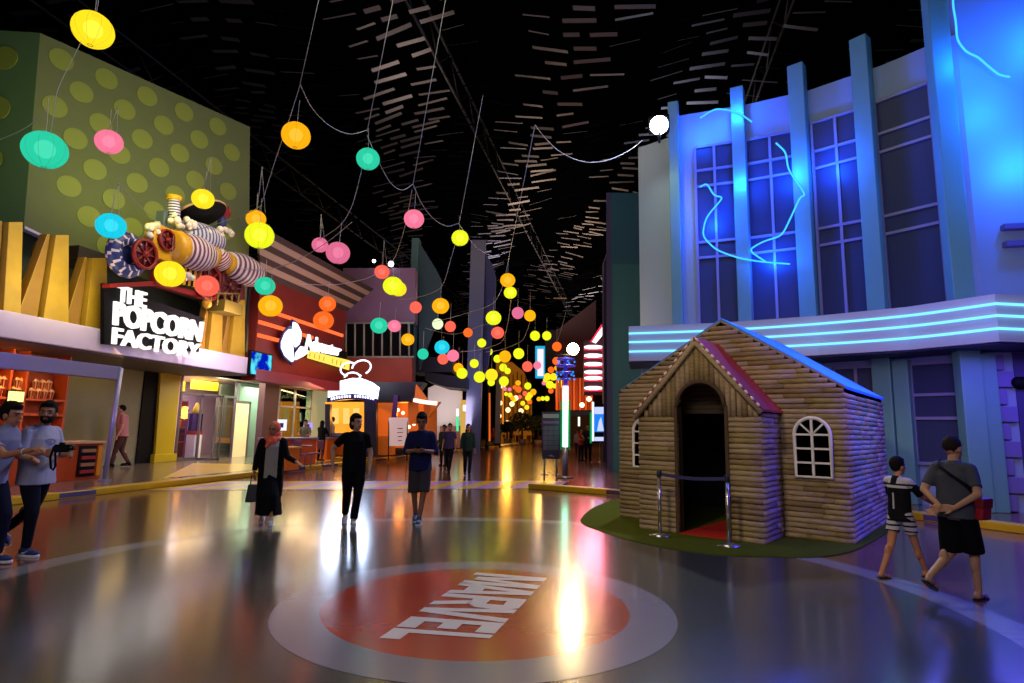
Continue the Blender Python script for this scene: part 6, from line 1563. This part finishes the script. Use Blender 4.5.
MB().box((-.037, -.07, -.005), (.037, .07, .005), 0, M).build('case', BLACK, ph, bevel=.003); MB().box((-.033, -.064, .005), (.033, .064, .0062), 0, M).build('screen', glow('phone_screen', '#8890b0', .5), ph)
# boy
b_, sc = stand(905, 579, 458, 0.0, 902)
def kit(c, J): return 1 if (c.z > 1.375 and abs(c.x) > .05) or (abs(c.z-1.33) < .018 and c.y < 0) or (c.y < -.09 and abs(c.x-.0) < .016 and 1.0 < c.z < 1.24) else 0
def stripes(c): return 1 if int((c.z+.0)*40) % 3 == 0 else 0
WH2 = cloth('kit_white', '#b0acb8')
p8 = person('child in a black football shirt and white striped shorts holding the adult by the hand', b_, 72, sc, dict(skin=SK_A, hairstyle='short', wide=.92, J=dict(hyaw=-8, hoff=(0, .03, 1.62),
    elR=(.22, .22, 1.18), wrR=(.2, .52, 1.06), nR=(-.3, 0, -1), elL=(-.22, .1, 1.15), wrL=(-.16, .28, 1.05), nL=(1, 0, 0), curl=.5,
    knL=(-.08, -.12, .5), anL=(-.08, -.34, .1), knR=(.08, .16, .5), anR=(.08, .32, .12), tR=(0, 1, .1), tL=(0, 1, -.1)),
    top=dict(mat=cloth('kit_black', '#0d0d12'), sleeve=.8, hem=.84, mats2=[WH2], paint=kit), bottom=dict(type='shorts', mat=WH2, k=.6, mats2=[cloth('kit_black', '#0d0d12')], paint=stripes), shoes=dict(type='flip', mat=mat('flip_brown', '#2c1c18', .6))))
# man with red bag
b_, sc = stand(964, 599, 436, 0.0, 958)
p9 = person('adult in a grey shirt and black shorts with hands clasped behind, walking away', b_, 62, sc, dict(skin=SK_D, hairstyle='crop', hair='#2a2220', wide=1.02, J=dict(hyaw=-12, hoff=(0, .05, 1.62), lean=.05,
    elR=(.27, -.1, 1.14), wrR=(.08, -.2, .98), fR=(-1, -.1, -.1), nR=(0, -1, 0), elL=(-.27, -.1, 1.14), wrL=(-.06, -.19, .97), fL=(-.6, .0, -.4), nL=(0, -1, 0), curl=.4,
    knR=(.09, .1, .5), anR=(.09, .12, .09), knL=(-.09, .0, .48), anL=(-.09, -.46, .26), tL=(0, 1, -.6)),
    top=dict(mat=cloth('slate_grey', '#4a4c54'), sleeve=.75, hem=.86, ease=.025), bottom=dict(type='shorts', mat=cloth('black_shorts', '#07070b'), k=1.0), shoes=dict(type='flip', mat=mat('flip_black', '#141216', .6))))
# strap across the back belongs to the bag
Mq = Matrix.Translation(b_) @ Matrix.Rotation(YAW-math.radians(62), 4, 'Z') @ Matrix.Scale(sc, 4)
rb = thing('shoulder_bag', 'small red shoulder bag at the hip of the adult in grey', 'bag', tuple(Mq @ V((.26, .02, .95))))
M = Mq @ Matrix.Translation((.265, -.02, .98)) @ Matrix.Rotation(.12, 4, 'Y')
MB().box((-.035, -.09, -.11), (.045, .1, .12), 0, M).build('bag_body', mat('bag_red', '#a81420', .5), rb, bevel=.02); MB().box((-.04, -.1, .02), (.05, .11, .125), 0, M).build('flap', mat('bag_red_dark', '#801018', .5), rb, bevel=.015)
MB().tube([Mq @ V(p) for p in ((.27, -.03, 1.09), (.2, -.13, 1.22), (.06, -.165, 1.33), (-.08, -.14, 1.43), (-.11, -.04, 1.49))], .012, 6).build('strap', BLACK, rb)
# far pedestrians and people at the counters
def far(label, px, py, ptop, hd, topc, botc, z=0.0, sk=SK_B, hair='short', typ='trousers', J={}, sl=.7, hem=.85, wide=1.0):
    b_, sc = stand(px, py, ptop, z)
    return person(label, b_, hd, sc, dict(skin=sk, hairstyle=hair, vox=.016, wide=wide, J=J, top=dict(mat=cloth('c'+topc, topc), sleeve=sl, hem=hem), bottom=dict(type=typ, mat=cloth('c'+botc, botc)), shoes=dict(type='sneaker', mat=BLACK, sole=BLACK)))
W1 = dict(knL=(-.08, .1, .5), anL=(-.05, .18, .09), knR=(.08, .0, .48), anR=(.06, -.2, .12))
far('distant person in a purple shirt and black trousers walking near the white wall', 448.5, 472.5, 423.5, 185, '#3c3058', '#120f18', J=W1)
far('distant person with long hair in a dark green top walking beside the purple shirt', 467, 476, 424, 170, '#1c3028', '#0e1414', hair='long', J=W1, sl=1.8, wide=.9)
far('distant person in dark olive just behind the purple shirt', 443, 466, 425, 200, '#2a2c1c', '#14100c', sl=1.5)
CJ = dict(elL=(-.24, .15, 1.15), wrL=(-.15, .36, 1.12), elR=(.24, .15, 1.15), wrR=(.15, .36, 1.12))
far('person in black leaning at the orange counter with back to the square', 320, 461, 420.5, 20, '#0a0a0e', '#0a0a0e', .12, J=CJ, hair='long', sl=1.9)
far('person in a blue grey shirt next to the one in black at the counter', 330, 458, 417, 250, '#5a6480', '#1c1c28', .12)
far('vendor with dark hair behind the orange counter under the shop window', 303, 462, 420, 170, '#6c6a50', '#1c1c20', .12, J=CJ)
far('vendor in orange cap and apron inside the amber snack kiosk', 343, 449, 419, 185, '#c05a28', '#1c1c20', .12, sk=SK_D, hair='crop')
far('vendor in dark top at the edge of the snack kiosk beside the navy pillar', 371, 452, 421, 200, '#141018', '#1c1c20', .12)
far('person in a pink top and dark flowered trousers by the slanting grey post', 119, 467, 404, 250, '#b47c78', '#4c342c', .12, sk=SK_D, hair='crop', J=dict(lean=.15, hoff=(0, .1, 1.6), **W1), wide=1.15)
far('person in black by the arcade entrance, taller of the pair', 588, 462, 424, 200, '#101420', '#0c0c10', J=CJ)
far('person in an orange red top by the arcade entrance', 581, 461, 428, 150, '#b03818', '#1a1c30', J=CJ)
far('person in a white shirt beyond the lamp mast', 577.5, 455, 430, 190, '#807884', '#1c1c28')
for k, (x, y, c) in enumerate(((493, 446, '#6a2018'), (499, 445, '#20605c'), (511, 444, '#3c3440'), (517, 443, '#a08878'), (533, 444, '#201c20'))):
    far('tiny distant person in %s by the far cafe tables' % ('dark red', 'teal green', 'grey purple', 'beige', 'black')[k], x, y, 427.5, 170+k*20, c, '#1a1618')
# ================================================================ LIGHT
w = bpy.data.worlds.new('night'); S.world = w; w.use_nodes = True
w.node_tree.nodes['Background'].inputs[0].default_value = (.25, .24, .35, 1); w.node_tree.nodes['Background'].inputs[1].default_value = .02
def L(*a, **k): return light(*a, **k)
# added overhead fill lamps over the square, no fixtures seen
L('overhead_fill', 'AREA', (-3, 9, 15.5), 380, '#f4f4e0', 6, target=(-3, 9, 0))
L('overhead_fill', 'AREA', (-8, 30, 15.5), 600, '#ffdcb0', 8, target=(-8, 30, 0))
L('overhead_fill', 'AREA', (-4, 60, 15.5), 900, '#ffc080', 10, target=(-4, 60, 0))
# green wash on the dotted wall
L('wall_wash', 'SPOT', tuple(TLc+nf*4+V((1, 1, -6))), 420, '#e8f078', .4, target=tuple(TLc.lerp(Pr, .45)+V((0, 0, -2.5))), spot=100, blend=.9)
L('wall_wash', 'AREA', (-8.5, 13, 11), 160, '#fff2c8', 3, target=(-16, 13, 7))
L('flank_wash', 'SPOT', (-14.5, 4, 4), 260, '#90ff90', .4, target=tuple(TLc+lf*4+V((0, 0, -2))), spot=80, blend=.8)
# lilac light on the canopy
L('front_fill', 'AREA', (-2, -5, 6.5), 330, '#f4ecff', 4, target=(-2.5, 9, .9))  # added fill from behind the camera, lights the people's fronts
L('canopy_wash', 'AREA', (-12.2, 7.5, 2.6), 130, '#7a68ff', .5, target=(-14, 10.5, 3.8))
L('canopy_wash', 'AREA', (-12.3, 17.5, 4.9), 100, '#ffd8e8', .8, target=(-14, 17.5, 3.7))
L('post_wash', 'AREA', (-12.9, 12, 4.6), 36, '#ffe8a0', 2.5, target=(-14.6, 12, 5.6), sy=.4)
L('machine_wash', 'AREA', (-10.5, 15, 9), 110, '#ffe8d0', 2, target=(-13.8, 16.5, 6))
# inside the shops
L('shelf_light', 'AREA', (-15.0, 12.4, 3.2), 90, '#ffb050', .4, target=(-15.7, 12.4, 2.2), sy=3)
L('kiosk_light', 'AREA', (-13.9, 9, 3.3), 60, '#ff9a40', 2.5, target=(-15, 9.2, 0), sy=1.5)
L('kiosk_light', 'AREA', (-15, 15.5, 3.3), 22, '#ffd080', 3.5, target=(-16.5, 14, 1), sy=1.5)  # added lamp under the canopy, brightens the olive wall and yellow column
L('sweet_shop_light', 'AREA', (SX2-1.9, ya+1.8, 3.4), 230, '#ffe6d8', 2.6, target=(SX2-1.9, ya+1.8, 0), sy=3.6)
L('sweet_front_light', 'AREA', (SX2-.8, ya+1.5, 3.4), 40, '#ffd070', 2, target=(SX2-2, ya+1.5, .5), sy=.6)
L('window_room_light', 'AREA', (W2-1.2, yB+1.2, 3.2), 90, '#e8f0c0', 1.5, target=(W2-1.5, yB+1.2, 0))
L('doorway_light', 'AREA', (-15.4, 22.0, 3.3), 170, '#ffe8c0', 1.6, target=(-15.8, 22.5, 0), sy=3)
L('red_shop_light', 'AREA', (-14.6, 25.4, 3.15), 90, '#ffd8a0', 1.2, target=(-14, 25, 0), sy=3)
L('red_wall_wash', 'AREA', (-12.8, 24, 3.9), 26, '#ff7040', 3, target=(-14, 24, 6), sy=.5)
L('overhang_wash', 'AREA', (-11.0, 21, 4.5), 90, '#ffe0c0', 2, target=(-13.8, 22.5, 8))
L('arched_sign_glow', 'AREA', tuple(at(354, 389, 24.6)), 95, '#c0d8ff', 1.6, target=(-3.5, 8, .5), sy=.8)
L('kiosk_glow', 'POINT', tuple(at(345, 415, 27.5)), 60, '#ffb040', .3)
L('kiosk_glow', 'POINT', tuple(at(405, 412, 28.4)), 60, '#ff9030', .3)
L('plum_wash', 'AREA', tuple(at(385, 345, 24)), 120, '#e8c0e8', 3, target=tuple(at(380, 290, 33)))
L('white_wall_light', 'AREA', tuple(at(448, 420, 38)), 200, '#ffe8e0', 3, target=tuple(at(446, 410, 42)))
L('far_glow', 'POINT', tuple(at(508, 405, 70)), 500, '#ffb040', .5)
L('far_glow', 'POINT', tuple(at(548, 390, 50)), 500, '#ffc060', 1.0)
L('arcade_glow', 'AREA', tuple(at(594, 365, 35)), 160, '#ff6080', 2, target=tuple(at(560, 460, 20)))
L('slat_glow', 'AREA', tuple(at(575, 420, 44)), 260, '#ff7a30', 3, target=tuple(at(573, 392, 48)))
L('mast_flood', 'POINT', tuple(lampc+V((0, -.3, 0))), 340, '#ffdca0', .2)
L('sail_wash', 'AREA', tuple(at(430, 330, 30)), 40, '#80c0d0', 2, target=tuple(at(430, 300, 35)))
L('sail_wash', 'AREA', tuple(at(478, 380, 34)), 90, '#a0a0ff', 2, target=tuple(at(482, 330, 40)))
# flood light on the tower
L('tower_flood', 'SPOT', tuple(fl+tocam*.25), 2200, '#eef2ff', .15, target=(-3, 5, 0), spot=95, blend=.8)
L('tower_flood', 'SPOT', tuple(fl+V((-.5, -1.2, .2))), 160, '#f0fff0', .2, target=tuple(at(659, 230, 18.3)), spot=60, blend=.8)
# key spot added to brighten the cabin front
L('cabin_key', 'SPOT', (-3, 1, 7.5), 1350, '#ffe2b8', .35, target=(1, 10, 1.4), spot=42, blend=.6)
# blue lights of the right building
BLU = '#0a3cff'
for (x, y, dd_, e) in ((712, 215, 17.6, 130), (770, 255, 17.2, 150), (735, 110, 17.4, 120), (700, 130, 17.8, 80), (828, 160, 16.7, 110), (790, 170, 17.1, 120), (740, 180, 17.5, 110)):
    L('blue_backlight', 'POINT', tuple(wallpt(x, y, .6)), e*1.5, '#0a50ff', .12)
for (x, y, dd_, e) in ((968, 50, 13.5, 130), (1000, 95, 13.4, 240), (1040, 150, 13.2, 380), (1060, 20, 13.2, 300)):
    L('blue_backlight', 'POINT', tuple(wallpt(x, y, .8)), e, '#0a58ff', .15)
L('facade_wash', 'AREA', (6, 9, 8), 55, '#98d8b8', 4, target=(6, 17, 7.5))
L('canopy_under', 'AREA', (7.5, 13.6, 3.4), 130, '#5a50ff', 4, target=(7.5, 13.4, 0), sy=1.2)
L('canopy_face', 'AREA', (5, 9, 4.2), 150, '#a48cff', 3, target=(5, 15, 4.0))
L('blue_floor_fill', 'SPOT', (8.5, 9, 7.5), 2600, '#1424ff', .3, target=(5.4, 8.2, 0), spot=70, blend=.7)  # added spot, stands in for the blue wall's reflection on the floor
L('side_blue', 'SPOT', (8.5, 8.0, 4.5), 1500, '#3c30ff', .3, target=(4.0, 11, 1.2), spot=50, blend=.5)
L('blue_roof', 'SPOT', (8, 12.5, 7), 1500, '#2090ff', .3, target=(3.4, 11.4, 2.4), spot=26, blend=.5)
# unseen up lights added to make the ceiling louvres glint
for p, e, c in (((-7, 42, 9), 1200, '#ffd8b0'), ((-4, 75, 9), 2000, '#ffe8d8'), ((-12, 55, 10), 900, '#e8e0ff'), ((-9, 24, 13), 220, '#ffe0c0'), ((2, 30, 12.2), 350, '#e8ecff'), ((-12, 12, 13.5), 60, '#c8d8ff'), ((-6, 55, 8), 1500, '#ffd0a0'), ((-3, 18, 9), 160, '#ffe8d0')):
    L('added_uplight', 'AREA', p, e, c, 3, target=(p[0]+.5, p[1], 20))
S.view_settings.view_transform = 'Standard'; S.view_settings.look = 'None'; S.view_settings.gamma = 1; S.view_settings.exposure = 0
S.view_settings.use_curve_mapping = False
c = S.cycles
c.use_denoising = True; c.sample_clamp_indirect = 4; c.max_bounces = 6; c.diffuse_bounces = 2; c.glossy_bounces = 3; c.transparent_max_bounces = 12; c.caustics_reflective = False; c.caustics_refractive = False
try: c.denoiser = 'OPENIMAGEDENOISE'
except Exception: pass
bpy.data.scenes.remove(TS_)
